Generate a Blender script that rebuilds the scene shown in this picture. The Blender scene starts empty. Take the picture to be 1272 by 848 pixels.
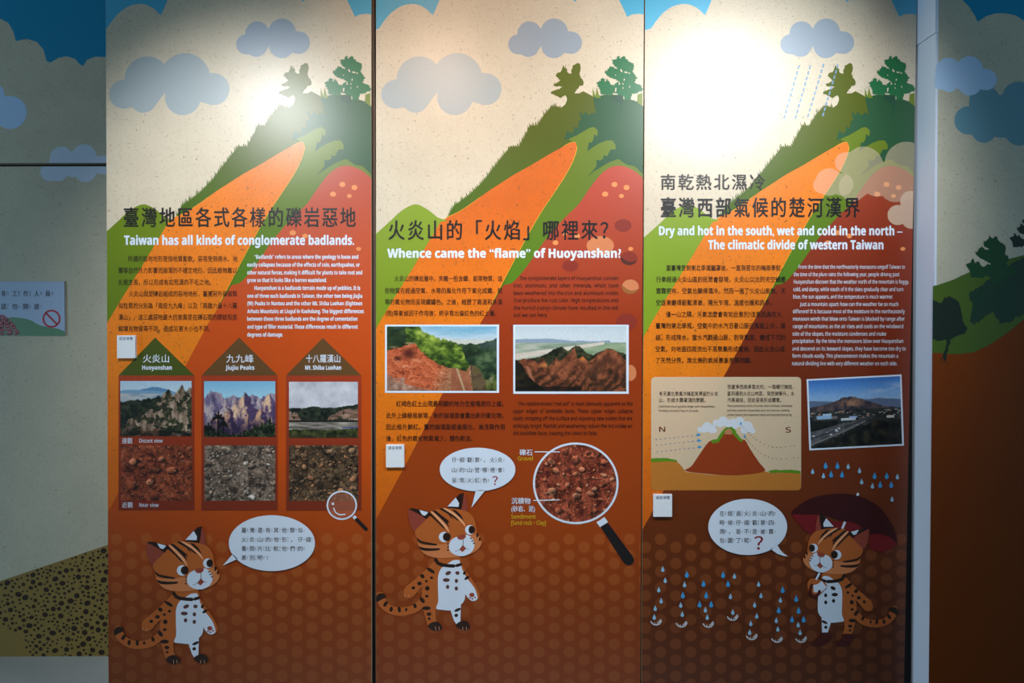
import bpy, math, random
import numpy as np
from mathutils import Vector, Matrix
from mathutils.geometry import tessellate_polygon

# ------------------------------------------------------------------ camera, world, lamps, exposure
SC = bpy.context.scene
COL = SC.collection
CAMP = Vector((0.0, -2.28, 1.27))
FPX = 848.0
ROT = Matrix.Rotation(math.radians(90 - 0.86), 3, 'X') @ Matrix.Rotation(math.radians(-0.16), 3, 'Z')
cam = bpy.data.cameras.new('camera')
cam.sensor_width = 36.0
cam.lens = 36.0 * FPX / 1272.0
cam.clip_start = 0.05
co = bpy.data.objects.new('camera', cam)
COL.objects.link(co)
co.matrix_world = Matrix.Translation(CAMP) @ ROT.to_4x4()
SC.camera = co
SC.view_settings.view_transform = 'Standard'
SC.view_settings.look = 'None'
SC.view_settings.gamma = 1
SC.view_settings.use_curve_mapping = False
SC.view_settings.exposure = 0.0

W = bpy.data.worlds.new('world')
SC.world = W
W.use_nodes = True
W.node_tree.nodes['Background'].inputs[0].default_value = (0.42, 0.74, 1.0, 1)
W.node_tree.nodes['Background'].inputs[1].default_value = 0.045


def spot(name, loc, aim, power, col, cone, blend, rad):
    l = bpy.data.lights.new(name, 'SPOT')
    l.energy = power
    l.color = col
    l.spot_size = math.radians(cone)
    l.spot_blend = blend
    l.shadow_soft_size = rad
    o = bpy.data.objects.new(name, l)
    COL.objects.link(o)
    o.location = loc
    o.rotation_euler = (Vector(aim) - Vector(loc)).to_track_quat('-Z', 'Y').to_euler()


spot('panel_spot', (-1.10, -1.10, 2.38), (-0.68, 0, 1.34), 80, (0.97, 0.99, 1.0), 90, 1.0, 0.055)
spot('panel_spot', (-0.34, -1.25, 2.58), (-0.04, 0, 2.26), 38, (1.0, 0.70, 0.50), 66, 1.0, 0.05)
spot('panel_spot', (-0.20, -1.45, 2.75), (-0.05, 0, 0.82), 68, (0.92, 0.97, 1.0), 50, 1.0, 0.06)  # added spot to brighten the middle board's lower half, no such lamp known
spot('panel_spot', (0.98, -1.10, 2.44), (0.60, 0, 1.66), 104, (0.95, 0.98, 1.0), 88, 1.0, 0.085)
# added cool fill lamps far left and right, from no known source
for loc, power, tint in (((-7.0, -2.2, 1.25), 150, (0.56, 0.82, 1.0)), ((7.0, -3.0, 1.2), 92, (0.42, 0.74, 1.0))):
    al = bpy.data.lights.new('side_fill', 'AREA')
    al.shape = 'RECTANGLE'
    al.size, al.size_y = 2.0, 2.0
    al.energy = power
    al.color = tint
    ao = bpy.data.objects.new('side_fill', al)
    COL.objects.link(ao)
    ao.location = loc
    ao.rotation_euler = (Vector((0, 0, 1.0)) - Vector(loc)).to_track_quat('-Z', 'Y').to_euler()


# ------------------------------------------------------------------ helpers
def P(px, py, y):
    d = ROT @ Vector(((px - 636.0) / FPX, -(py - 424.0) / FPX, -1.0))
    t = (y - CAMP.y) / d.y
    return CAMP + d * t


def s2l(c):
    return tuple((v / 255 / 12.92) if v / 255 <= 0.04045 else ((v / 255 + 0.055) / 1.055) ** 2.4 for v in c)


_M = {}


def mat(name, col, speck=0.0, ramp=None, alpha=1.0, rough=0.37, spec=0.58, diag=None, metal=0.0):
    """printed sheet: colour, or a ramp of (pixel row, colour), with paper fibres"""
    key = name
    if key in _M:
        return _M[key]
    m = bpy.data.materials.new(name)
    m.use_nodes = True
    nt = m.node_tree
    N, L = nt.nodes, nt.links
    b = N['Principled BSDF']
    b.inputs['Roughness'].default_value = rough
    b.inputs['Specular IOR Level'].default_value = spec
    b.inputs['Metallic'].default_value = metal
    b.inputs['Alpha'].default_value = alpha
    tc = N.new('ShaderNodeTexCoord')
    out = None
    if ramp:
        sx = N.new('ShaderNodeSeparateXYZ')
        L.new(tc.outputs['Object'], sx.inputs[0])
        z0 = P(636, ramp[0][0], 0).z
        z1 = P(636, ramp[-1][0], 0).z
        mr = N.new('ShaderNodeMapRange')
        mr.inputs['From Min'].default_value = z0
        mr.inputs['From Max'].default_value = z1
        L.new(sx.outputs['Z'], mr.inputs['Value'])
        cr = N.new('ShaderNodeValToRGB')
        el = cr.color_ramp.elements
        while len(el) < len(ramp):
            el.new(0.5)
        for i, (row, c) in enumerate(ramp):
            el[i].position = min(1, max(0, (P(636, row, 0).z - z0) / (z1 - z0)))
            el[i].color = (*s2l(c), 1)
        L.new(mr.outputs[0], cr.inputs[0])
        out = cr.outputs[0]
    else:
        rgb = N.new('ShaderNodeRGB')
        rgb.outputs[0].default_value = (*s2l(col), 1)
        out = rgb.outputs[0]
    if speck > 0:
        nz = N.new('ShaderNodeTexNoise')
        nz.inputs['Scale'].default_value = 45
        nz.inputs['Detail'].default_value = 3
        L.new(tc.outputs['Object'], nz.inputs['Vector'])
        ad = N.new('ShaderNodeVectorMath')
        ad.operation = 'MULTIPLY_ADD'
        ad.inputs[1].default_value = (0.05, 0.05, 0.05)
        L.new(nz.outputs['Color'], ad.inputs[0])
        L.new(tc.outputs['Object'], ad.inputs[2])
        sw = N.new('ShaderNodeSeparateXYZ')
        L.new(ad.outputs[0], sw.inputs[0])
        flat = N.new('ShaderNodeCombineXYZ')
        L.new(sw.outputs[0], flat.inputs[0])
        L.new(sw.outputs[2], flat.inputs[1])
        for sc, thr, c, amt in ((44, 0.075, (84, 56, 40), 0.75), (60, 0.085, (140, 70, 44), 0.55), (95, 0.12, (104, 80, 60), 0.4), (150, 0.16, (120, 98, 76), 0.35)):
            v = N.new('ShaderNodeTexVoronoi')
            v.voronoi_dimensions = '2D'
            v.inputs['Scale'].default_value = sc
            L.new(flat.outputs[0], v.inputs['Vector'])
            mr = N.new('ShaderNodeMapRange')
            mr.inputs['From Min'].default_value = thr
            mr.inputs['From Max'].default_value = thr * 0.5
            L.new(v.outputs['Distance'], mr.inputs['Value'])
            sp = N.new('ShaderNodeSeparateColor')
            L.new(v.outputs['Color'], sp.inputs[0])
            gt = N.new('ShaderNodeMath')
            gt.operation = 'GREATER_THAN'
            gt.inputs[1].default_value = 0.3
            L.new(sp.outputs[0], gt.inputs[0])
            mu = N.new('ShaderNodeMath')
            mu.operation = 'MULTIPLY'
            L.new(mr.outputs[0], mu.inputs[0])
            L.new(gt.outputs[0], mu.inputs[1])
            m2 = N.new('ShaderNodeMath')
            m2.operation = 'MULTIPLY'
            m2.inputs[1].default_value = amt * speck
            L.new(mu.outputs[0], m2.inputs[0])
            mx = N.new('ShaderNodeMix')
            mx.data_type = 'RGBA'
            mx.inputs[7].default_value = (*s2l(c), 1)
            L.new(m2.outputs[0], mx.inputs[0])
            L.new(out, mx.inputs[6])
            out = mx.outputs[2]
        n2 = N.new('ShaderNodeTexNoise')
        n2.inputs['Scale'].default_value = 9
        n2.inputs['Detail'].default_value = 6
        L.new(tc.outputs['Object'], n2.inputs['Vector'])
        mr = N.new('ShaderNodeMapRange')
        mr.inputs['From Min'].default_value = 0.3
        mr.inputs['From Max'].default_value = 0.7
        mr.inputs['To Min'].default_value = 1 - 0.06 * min(1, speck)
        mr.inputs['To Max'].default_value = 1 + 0.05 * min(1, speck)
        L.new(n2.outputs[0], mr.inputs['Value'])
        mm = N.new('ShaderNodeMix')
        mm.data_type = 'RGBA'
        mm.blend_type = 'MULTIPLY'
        mm.inputs[0].default_value = 1
        L.new(out, mm.inputs[6])
        L.new(mr.outputs[0], mm.inputs[7])
        out = mm.outputs[2]
    L.new(out, b.inputs['Base Color'])
    _M[key] = m
    return m


def origin_of(o):
    v = Vector((0, 0, 0))
    while o is not None:
        v = v + o.location
        o = o.parent
    return v


def link(name, verts, faces, m, parent=None, label=None):
    me = bpy.data.meshes.new(name)
    off = origin_of(parent)
    me.from_pydata([tuple(Vector(v) - off) for v in verts], [], faces)
    me.materials.append(m)
    me.update()
    o = bpy.data.objects.new(name, me)
    COL.objects.link(o)
    if parent is not None:
        o.parent = parent
    if label:
        o['label'] = label
    return o


def thing(name, loc, label, cat, group=None):
    o = bpy.data.objects.new(name, None)
    COL.objects.link(o)
    o.location = loc
    o['label'] = label
    o['category'] = cat
    if group:
        o['group'] = group
    return o


def box(name, x0, x1, y0, y1, z0, z1, m, parent=None, bevel=0.0):
    v = [(x, y, z) for z in (z0, z1) for y in (y0, y1) for x in (x0, x1)]
    f = [(0, 2, 3, 1), (4, 5, 7, 6), (0, 1, 5, 4), (2, 6, 7, 3), (0, 4, 6, 2), (1, 3, 7, 5)]
    o = link(name, v, f, m, parent)
    if bevel:
        b = o.modifiers.new('bevel', 'BEVEL')
        b.width = bevel
        b.segments = 2
    return o


def prism(name, quad, yf, yb, m, parent=None):
    """board standing in the wall: front outline given in photo pixels, extruded from yf back to yb"""
    fr = [P(x, y, yf) for x, y in quad]
    bk = [Vector((p.x, yb, p.z)) for p in fr]
    n = len(quad)
    f = [tuple(range(n)), tuple(range(2 * n - 1, n - 1, -1))]
    for i in range(n):
        j = (i + 1) % n
        f.append((i, n + i, n + j, j))
    return link(name, fr + bk, f, m, parent)


def clip_poly(pts, quad):
    """Sutherland-Hodgman against a convex clockwise (screen) quad"""
    out = list(pts)
    n = len(quad)
    for i in range(n):
        ax, ay = quad[i]
        bx, by = quad[(i + 1) % n]
        inp, out = out, []
        if not inp:
            break

        def side(p):
            return (bx - ax) * (p[1] - ay) - (by - ay) * (p[0] - ax)
        for k in range(len(inp)):
            p, q = inp[k - 1], inp[k]
            sp, sq = side(p), side(q)
            if sq >= 0:
                if sp < 0:
                    t = sp / (sp - sq)
                    out.append((p[0] + (q[0] - p[0]) * t, p[1] + (q[1] - p[1]) * t))
                out.append(q)
            elif sp >= 0:
                t = sp / (sp - sq)
                out.append((p[0] + (q[0] - p[0]) * t, p[1] + (q[1] - p[1]) * t))
    return out


class Sheet:
    """a printed surface at depth y; draws flat shapes given in photo pixels, each ink layer a hair above the last"""
    STEP = 0.00006

    def __init__(self, y, quad, root):
        self.y, self.quad, self.root, self.k = y, quad, root, 1

    def draw(self, name, polys, m, parent=None, clip=True, label=None, k=None):
        if k is None:
            self.k += 1
            k = self.k
        y = self.y - k * self.STEP
        V, F = [], []
        for pts in polys:
            if clip and any(not inside(p, self.quad) for p in pts):
                pts = clip_poly(pts, self.quad)
            cl = []
            for p in pts:
                if not cl or abs(p[0] - cl[-1][0]) + abs(p[1] - cl[-1][1]) > 1e-4:
                    cl.append(p)
            if len(cl) < 3:
                continue
            base = len(V)
            V += [P(a, b, y) for a, b in cl]
            for t in tessellate_polygon([[Vector((a, -b, 0)) for a, b in cl]]):
                a, b, c = t
                ar = (cl[b][0] - cl[a][0]) * (cl[c][1] - cl[a][1]) - (cl[c][0] - cl[a][0]) * (cl[b][1] - cl[a][1])
                if abs(ar) < 1e-7:
                    continue
                F.append((base + a, base + c, base + b) if ar > 0 else (base + a, base + b, base + c))
        return link(name, V, F, m, parent or self.root, label)


def inside(p, quad):
    for i in range(len(quad)):
        ax, ay = quad[i]
        bx, by = quad[(i + 1) % len(quad)]
        if (bx - ax) * (p[1] - ay) - (by - ay) * (p[0] - ax) < 0:
            return False
    return True


def T(s, ox, oy, pts):
    return [(ox + x / s, oy + y / s) for x, y in pts]


def sh(pts, dx, dy=0):
    return [(x + dx, y + dy) for x, y in pts]


def smooth(pts, n=5, closed=True):
    out = []
    N = len(pts)
    rng = range(N) if closed else range(N - 1)
    for i in rng:
        if closed:
            p0, p1, p2, p3 = pts[i - 1], pts[i], pts[(i + 1) % N], pts[(i + 2) % N]
        else:
            p0, p1, p2, p3 = pts[max(i - 1, 0)], pts[i], pts[i + 1], pts[min(i + 2, N - 1)]
        for k in range(n):
            t = k / n
            out.append(tuple(0.5 * (2 * b + (c - a) * t + (2 * a - 5 * b + 4 * c - d) * t * t + (3 * b - a - 3 * c + d) * t ** 3)
                             for a, b, c, d in zip(p0, p1, p2, p3)))
    if not closed:
        out.append(pts[-1])
    return out


def ell(cx, cy, rx, ry=None, rot=0, n=28):
    ry = rx if ry is None else ry
    c, s = math.cos(math.radians(rot)), math.sin(math.radians(rot))
    return [(cx + rx * math.cos(a) * c - ry * math.sin(a) * s, cy + rx * math.cos(a) * s + ry * math.sin(a) * c)
            for a in (2 * math.pi * i / n for i in range(n))]


def stroke(pts, w, cap=True):
    """outline of a line of width w (or list of widths)"""
    n = len(pts)
    ws = w if isinstance(w, (list, tuple)) else [w] * n
    Lf, Rt = [], []
    for i in range(n):
        a, b = pts[max(0, i - 1)], pts[min(n - 1, i + 1)]
        dx, dy = b[0] - a[0], b[1] - a[1]
        d = math.hypot(dx, dy) or 1
        nx, ny = -dy / d * ws[i] / 2, dx / d * ws[i] / 2
        Lf.append((pts[i][0] + nx, pts[i][1] + ny))
        Rt.append((pts[i][0] - nx, pts[i][1] - ny))
    if cap:
        def arc(i, j):
            a = math.atan2(pts[i][1] - pts[j][1], pts[i][0] - pts[j][0])
            r = ws[i] / 2
            return [(pts[i][0] + r * math.cos(a + math.radians(t)), pts[i][1] + r * math.sin(a + math.radians(t))) for t in (60, 30, 0, -30, -60)]
        return Lf + arc(n - 1, n - 2) + Rt[::-1] + arc(0, 1)
    return Lf + Rt[::-1]


def ring(cx, cy, rx, ry, w, n=56):
    """ring as two half-band polygons"""
    out = []
    for a0, a1 in ((0, 180), (180, 360)):
        o = [(cx + rx * math.cos(math.radians(a)), cy + ry * math.sin(math.radians(a))) for a in np.linspace(a0, a1, n // 2)]
        i = [(cx + (rx - w) * math.cos(math.radians(a)), cy + (ry - w) * math.sin(math.radians(a))) for a in np.linspace(a1, a0, n // 2)]
        out.append(o + i)
    return out


def rrect(x0, y0, x1, y1, r, n=6):
    out = []
    for cx, cy, a0 in ((x1 - r, y0 + r, -90), (x1 - r, y1 - r, 0), (x0 + r, y1 - r, 90), (x0 + r, y0 + r, 180)):
        for i in range(n + 1):
            a = math.radians(a0 + 90 * i / n)
            out.append((cx + r * math.cos(a), cy + r * math.sin(a)))
    return out


def cloud(circ, n=120):
    """outline of a union of circles, swept from their centroid"""
    w = sum(c[2] ** 2 for c in circ)
    cx = sum(c[0] * c[2] ** 2 for c in circ) / w
    cy = sum(c[1] * c[2] ** 2 for c in circ) / w
    out = []
    for i in range(n):
        a = 2 * math.pi * i / n
        ux, uy = math.cos(a), math.sin(a)
        best = 0.5
        for x, y, r in circ:
            bx, by = x - cx, y - cy
            pr = bx * ux + by * uy
            d2 = bx * bx + by * by - pr * pr
            if d2 < r * r:
                best = max(best, pr + math.sqrt(r * r - d2))
        out.append((cx + ux * best, cy + uy * best))
    return out


def jag(pts, step, amp, seed, closed=True):
    R = random.Random(seed)
    out = []
    n = len(pts)
    for i in range(n if closed else n - 1):
        a, b = pts[i], pts[(i + 1) % n]
        L = math.hypot(b[0] - a[0], b[1] - a[1])
        k = max(1, int(L / step))
        nx, ny = (b[1] - a[1]) / (L or 1), -(b[0] - a[0]) / (L or 1)
        for j in range(k):
            t = j / k
            o = R.uniform(-amp, amp) if j or i else 0
            out.append((a[0] + (b[0] - a[0]) * t + nx * o, a[1] + (b[1] - a[1]) * t + ny * o))
    if not closed:
        out.append(pts[-1])
    return out


def grass(pts, step, lo, hi, seed, lean=0.25):
    """ridge line with grass blades standing on it"""
    R = random.Random(seed)
    out = []
    for i in range(len(pts) - 1):
        a, b = pts[i], pts[i + 1]
        L = math.hypot(b[0] - a[0], b[1] - a[1])
        k = max(1, int(L / step))
        for j in range(k):
            t = j / k
            x, y = a[0] + (b[0] - a[0]) * t, a[1] + (b[1] - a[1]) * t
            out.append((x, y))
            h = R.uniform(lo, hi)
            tx, ty = (b[0] - a[0]) / k, (b[1] - a[1]) / k
            out.append((x + tx * 0.45 - h * lean * R.uniform(0, 1.4), y + ty * 0.45 - h))
    out.append(pts[-1])
    return out


# ------------------------------------------------------------------ lettering
_TC = {}


def plain(t, heavy):
    """Latin letters and digits in an upright sans-serif cut, regular or bold"""
    out = []
    for c in t:
        if 'A' <= c <= 'Z':
            c = chr((0x1D5D4 if heavy else 0x1D5A0) + ord(c) - 65)
        elif 'a' <= c <= 'z':
            c = chr((0x1D5EE if heavy else 0x1D5BA) + ord(c) - 97)
        elif '0' <= c <= '9':
            c = chr((0x1D7EC if heavy else 0x1D7E2) + ord(c) - 48)
        out.append(c)
    return ''.join(out)


def glyphs(text, bold):
    """flat outline of a line of lettering; weight is added by overlapping copies a hair apart"""
    key = (text, bold)
    if key not in _TC:
        cu = bpy.data.curves.new('lettering', 'FONT')
        cu.body = plain(text, bold >= 0.02)
        cu.size = 1.0
        cu.resolution_u = 3
        cu.fill_mode = 'FRONT'
        o = bpy.data.objects.new('lettering', cu)
        COL.objects.link(o)
        bpy.context.view_layer.update()
        dg = bpy.context.evaluated_depsgraph_get()
        me = bpy.data.meshes.new_from_object(o.evaluated_get(dg))
        v = np.zeros(len(me.vertices) * 3)
        me.vertices.foreach_get('co', v)
        v = v.reshape(-1, 3).copy()
        v[:, 2] = 0
        f = [tuple(p.vertices) for p in me.polygons]
        bpy.data.objects.remove(o)
        bpy.data.curves.remove(cu)
        bpy.data.meshes.remove(me)
        if bold > 0.005 and len(v):
            n = len(v)
            sh_ = [(-bold, 0), (bold, 0), (0, bold * .7), (0, -bold * .7)] if bold > .009 else [(-bold, 0), (bold, 0)]
            v = np.concatenate([v + np.array((q[0], q[1], j)) for j, q in enumerate(sh_)])
            f = [tuple(i + n * j for i in t) for j in range(len(sh_)) for t in f]
        _TC[key] = (v, f)
    return _TC[key]


_CAP = {}


def cap(bold):
    if bold not in _CAP:
        _CAP[bold] = glyphs('H', bold)[0][:, 1].max()
    return _CAP[bold]


def text(sheet, name, lines, m, parent=None, k=None, label=None):
    """lines: (string, x0, x1, mode, a, b, bold). mode 'box': glyph box fills rows a..b; 'cap': baseline a, capital height b; 'cjk': row centre a, character size b.
    x1 None keeps the natural width"""
    if k is None:
        sheet.k += 1
        k = sheet.k
    y = sheet.y - k * sheet.STEP
    V, F = [], []
    todo = []
    for ln in lines:
        if ln[3] == 'head':
            s_, x0, x1, _, a, b, bold = ln
            cw = (x1 - x0) / (len(s_) - .14)
            for i, ch in enumerate(s_):
                todo.append((ch, x0 + i * cw, cw, 'cell', a, b, bold))
        else:
            todo.append(ln)
    for (s, x0, x1, mode, a, b, bold) in todo:
        v, f = glyphs(s, bold)
        if len(v) == 0:
            continue
        lo, hi = v.min(0), v.max(0)
        if mode == 'box':
            sy = (b - a) / (hi[1] - lo[1])
            base = b + lo[1] * sy
        elif mode == 'cap':
            sy = b / cap(bold)
            base = a
        elif mode == 'cell':
            sy = (b - a) / 0.93
            base = b - 0.085 * sy
            sx = x1 * 0.90
            n = len(V)
            V += [P(x0 + q[0] * sx, base - q[1] * sy, y - q[2] * 1.2e-5) for q in v]
            F += [tuple(n + i for i in t) for t in f]
            continue
        else:
            sy = b / 0.92
            base = a + 0.37 * sy
        sx = sy if x1 is None else (x1 - x0) / (hi[0] - lo[0])
        n = len(V)
        V += [P(x0 + (q[0] - lo[0]) * sx, base - q[1] * sy, y - q[2] * 1.2e-5) for q in v]
        F += [tuple(n + i for i in t) for t in f]
    return link(name, V, F, m, parent or sheet.root, label)


def column(lines, bold, size, mode='cjk'):
    return [(s, x0, x1, mode, y, size, bold) for s, x0, x1, y in lines]


def latin(lines, bold, ch):
    return [(s, x0, x1, 'cap', y + ch * 0.45, ch, bold) for s, x0, x1, y in lines]


ZY = dict(zip('臺灣還有其他類似火炎山的地形仔細看照片比較們差別吧觀察壁哪裡會呈現紅色在經過時候四周是不被霧包圍了呢',
              'ㄊㄞˊ ㄨㄢ ㄏㄞˊ ㄧㄡˇ ㄑㄧˊ ㄊㄚ ㄌㄟˋ ㄙˋ ㄏㄨㄛˇ ㄧㄢˊ ㄕㄢ ㄉㄜ˙ ㄉㄧˋ ㄒㄧㄥˊ ㄗˇ ㄒㄧˋ ㄎㄢˋ ㄓㄠˋ ㄆㄧㄢˋ ㄅㄧˇ ㄐㄧㄠˋ ㄇㄣ˙ ㄔㄚ ㄅㄧㄝˊ ㄅㄚ˙ ㄍㄨㄢ ㄔㄚˊ ㄅㄧˋ ㄋㄚˇ ㄌㄧˇ ㄏㄨㄟˋ ㄔㄥˊ ㄒㄧㄢˋ ㄏㄨㄥˊ ㄙㄜˋ ㄗㄞˋ ㄐㄧㄥ ㄍㄨㄛˋ ㄕˊ ㄏㄡˋ ㄙˋ ㄓㄡ ㄕˋ ㄅㄨˋ ㄅㄟˋ ㄨˋ ㄅㄠ ㄨㄟˊ ㄌㄜ˙ ㄋㄜ˙'.split()))


def bubble_text(rows, x0, pitch, size):
    out = []
    for s, y in rows:
        for i, ch in enumerate(s):
            x = x0 + i * pitch
            if ch == ' ':
                continue
            if ch in '，!':
                out.append((ch, x + 1.5, None, 'cjk', y, size, 0.012))
                continue
            out.append((ch, x, x + size * (0.94), 'cjk', y, size, 0.012))
            z = ZY.get(ch, '')
            sy = [c for c in z if c not in 'ˊˇˋ˙']
            tone = [c for c in z if c in 'ˊˇˋ˙']
            q = size * 0.33
            for j, c in enumerate(sy):
                yy = y + (j - (len(sy) - 1) / 2) * q * 1.0
                out.append((c, x + size * 1.05, x + size * 1.05 + q * 0.85, 'cjk', yy, q, 0.02))
            for c in tone:
                out.append((c, x + size * 1.42, None, 'cjk', y - q * 0.2, q * 1.2, 0.02))
    return out


# ------------------------------------------------------------------ printed photographs (colour cells computed here, one face each)
def up(a, h, w):
    gh, gw = a.shape
    yy = np.linspace(0, gh - 1.001, h)
    xx = np.linspace(0, gw - 1.001, w)
    yi, xi = yy.astype(int), xx.astype(int)
    fy, fx = (yy - yi)[:, None], (xx - xi)[None, :]
    fy, fx = fy * fy * (3 - 2 * fy), fx * fx * (3 - 2 * fx)
    A = a[yi][:, xi]; B = a[yi][:, np.minimum(xi + 1, gw - 1)]
    C_ = a[np.minimum(yi + 1, gh - 1)][:, xi]; D = a[np.minimum(yi + 1, gh - 1)][:, np.minimum(xi + 1, gw - 1)]
    return (A * (1 - fx) + B * fx) * (1 - fy) + (C_ * (1 - fx) + D * fx) * fy


def fbm(h, w, fy, fx, seed, octv=4, gain=0.55):
    r = np.random.RandomState(seed)
    out = np.zeros((h, w)); amp = 1.0; tot = 0
    for _ in range(octv):
        out += amp * up(r.rand(max(2, int(fy) + 2), max(2, int(fx) + 2)), h, w)
        tot += amp
        amp *= gain; fy *= 2; fx *= 2
    out /= tot
    return np.clip((out - 0.5) * 1.9 + 0.5, 0, 1)


def ramp3(t, cols):
    t = np.clip(t, 0, 1) * (len(cols) - 1)
    c = np.array(cols, float)
    i = np.minimum(t.astype(int), len(cols) - 2)
    f = (t - i)[..., None]
    return c[i] * (1 - f) + c[i + 1] * f


class Pic:
    def __init__(self, w, h, seed):
        self.w, self.h, self.seed = w, h, seed
        self.a = np.zeros((h, w, 3))
        self.y, self.x = np.mgrid[0:h, 0:w]
        self.y = (self.y + .5) / h
        self.x = (self.x + .5) / w

    def n(self, fy, fx, o=4, gain=.55):
        self.seed += 1
        return fbm(self.h, self.w, fy, fx, self.seed, o, gain)

    def line(self, pts, rough=0.0, f=12):
        xs = [p[0] for p in pts]; ys = [p[1] for p in pts]
        l = np.interp((np.arange(self.w) + .5) / self.w, xs, ys)
        if rough:
            l = l + (self.n(1, f, 4, .6)[0] - .5) * rough
        return l[None, :]

    def put(self, mask, col, soft=None):
        m = np.clip(mask.astype(float), 0, 1)[..., None]
        self.a = self.a * (1 - m) + np.asarray(col, float) * m

    def below(self, pts, rough=0, f=12, soft=0.008):
        return np.clip((self.y - self.line(pts, rough, f)) / soft, 0, 1)

    def rocks(self, n, r0, r1, cols, seed, shade=0.55, region=None, asp=1.35):
        R = np.random.RandomState(seed)
        for i in range(n):
            cx, cy = R.rand(), R.rand()
            if region and not region(cx, cy):
                continue
            r = r0 + (r1 - r0) * R.rand() ** 3
            rx, ry = r * R.uniform(.8, asp), r * R.uniform(.6, 1.0)
            ar = self.w / self.h
            th = R.uniform(-.6, .6)
            dx, dy = self.x - cx, (self.y - cy) / ar
            u = (dx * math.cos(th) + dy * math.sin(th)) / rx
            v = (-dx * math.sin(th) + dy * math.cos(th)) / ry
            d = np.sqrt(u * u + v * v)
            sx = np.sqrt((u - .25) ** 2 + (v - .55) ** 2)
            self.put(np.clip((1.15 - sx) * 3, 0, 1) * .75, self.a * (1 - shade))
            c = np.array(cols[R.randint(len(cols))], float) * R.uniform(.85, 1.1)
            lit = np.clip(1.0 - .28 * u * .5 - .45 * v, .45, 1.35)[..., None]
            self.put(np.clip((1 - d) * 4, 0, 1), c * lit)


def grain(p, amt):
    r = np.random.RandomState(p.seed + 77)
    p.a = np.clip(p.a * (1 + (r.rand(p.h, p.w, 1) - .5) * amt), 0, 255)


def soil(w, h, seed, base, rocks, n, shade=.6, r1=.06, r0=.008):
    p = Pic(w, h, seed)
    t = p.n(6, 8, 5, .65)
    p.a = ramp3(t, base)
    f = p.n(30, 40, 3, .7)
    p.a *= (0.72 + .56 * f)[..., None]
    p.rocks(n * 3, r0 * .7, r0 * 2.4, rocks, seed + 9, shade)
    p.rocks(n, r0, r1, rocks, seed + 5, shade)
    dk = p.n(14, 18, 3) > .8
    p.put(dk * .6, p.a * .4)
    grain(p, .14)
    return p


def pic_valley(w, h):
    p = Pic(w, h, 11)
    p.a = ramp3(p.y / .3, [(176, 205, 226), (205, 220, 228)])
    p.put(p.below([(0, .2), (.25, .17), (.45, .1), (.62, .13), (.8, .22), (1, .22)], .01), (92, 138, 176))
    p.put(p.below([(0, .17), (.2, .15), (1, .22)], .01), (120, 160, 190))
    p.put(p.below([(0, .21), (1, .24)]), ramp3(p.n(18, 4), [(120, 150, 172), (176, 184, 190), (196, 190, 186)]))
    fo = ramp3(p.n(16, 18, 4, .7), [(14, 20, 16), (34, 42, 30), (66, 72, 52)])
    p.put(p.below([(0, .38), (.3, .34), (.6, .27), (1, .2)], .05, 20), fo)
    st = p.n(5, 26, 4, .65)
    rk = ramp3(st * .8 + .25 * p.n(14, 20), [(48, 40, 34), (112, 90, 74), (158, 134, 112), (196, 172, 148)])
    m = p.below([(0, .95), (.12, .7), (.3, .62), (.4, .52), (.56, .36), (.62, .2), (.68, .16), (.74, .26), (.8, .18), (.87, .06), (.92, .17), (1, .1)], .05, 22)
    p.put(m, rk)
    veg = (p.n(9, 11, 5, .6) > .56 - .12 * p.y) * m * .92
    p.put(veg, ramp3(p.n(24, 26), [(14, 18, 12), (40, 46, 28), (74, 76, 46)]))
    p.put(((p.y > .86) & (p.x > .25) & (p.x < .55)) * p.n(9, 9) * .6, (122, 64, 44))
    p.put((p.y > .9) * .55, p.a * .4)
    grain(p, .1)
    return p


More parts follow.
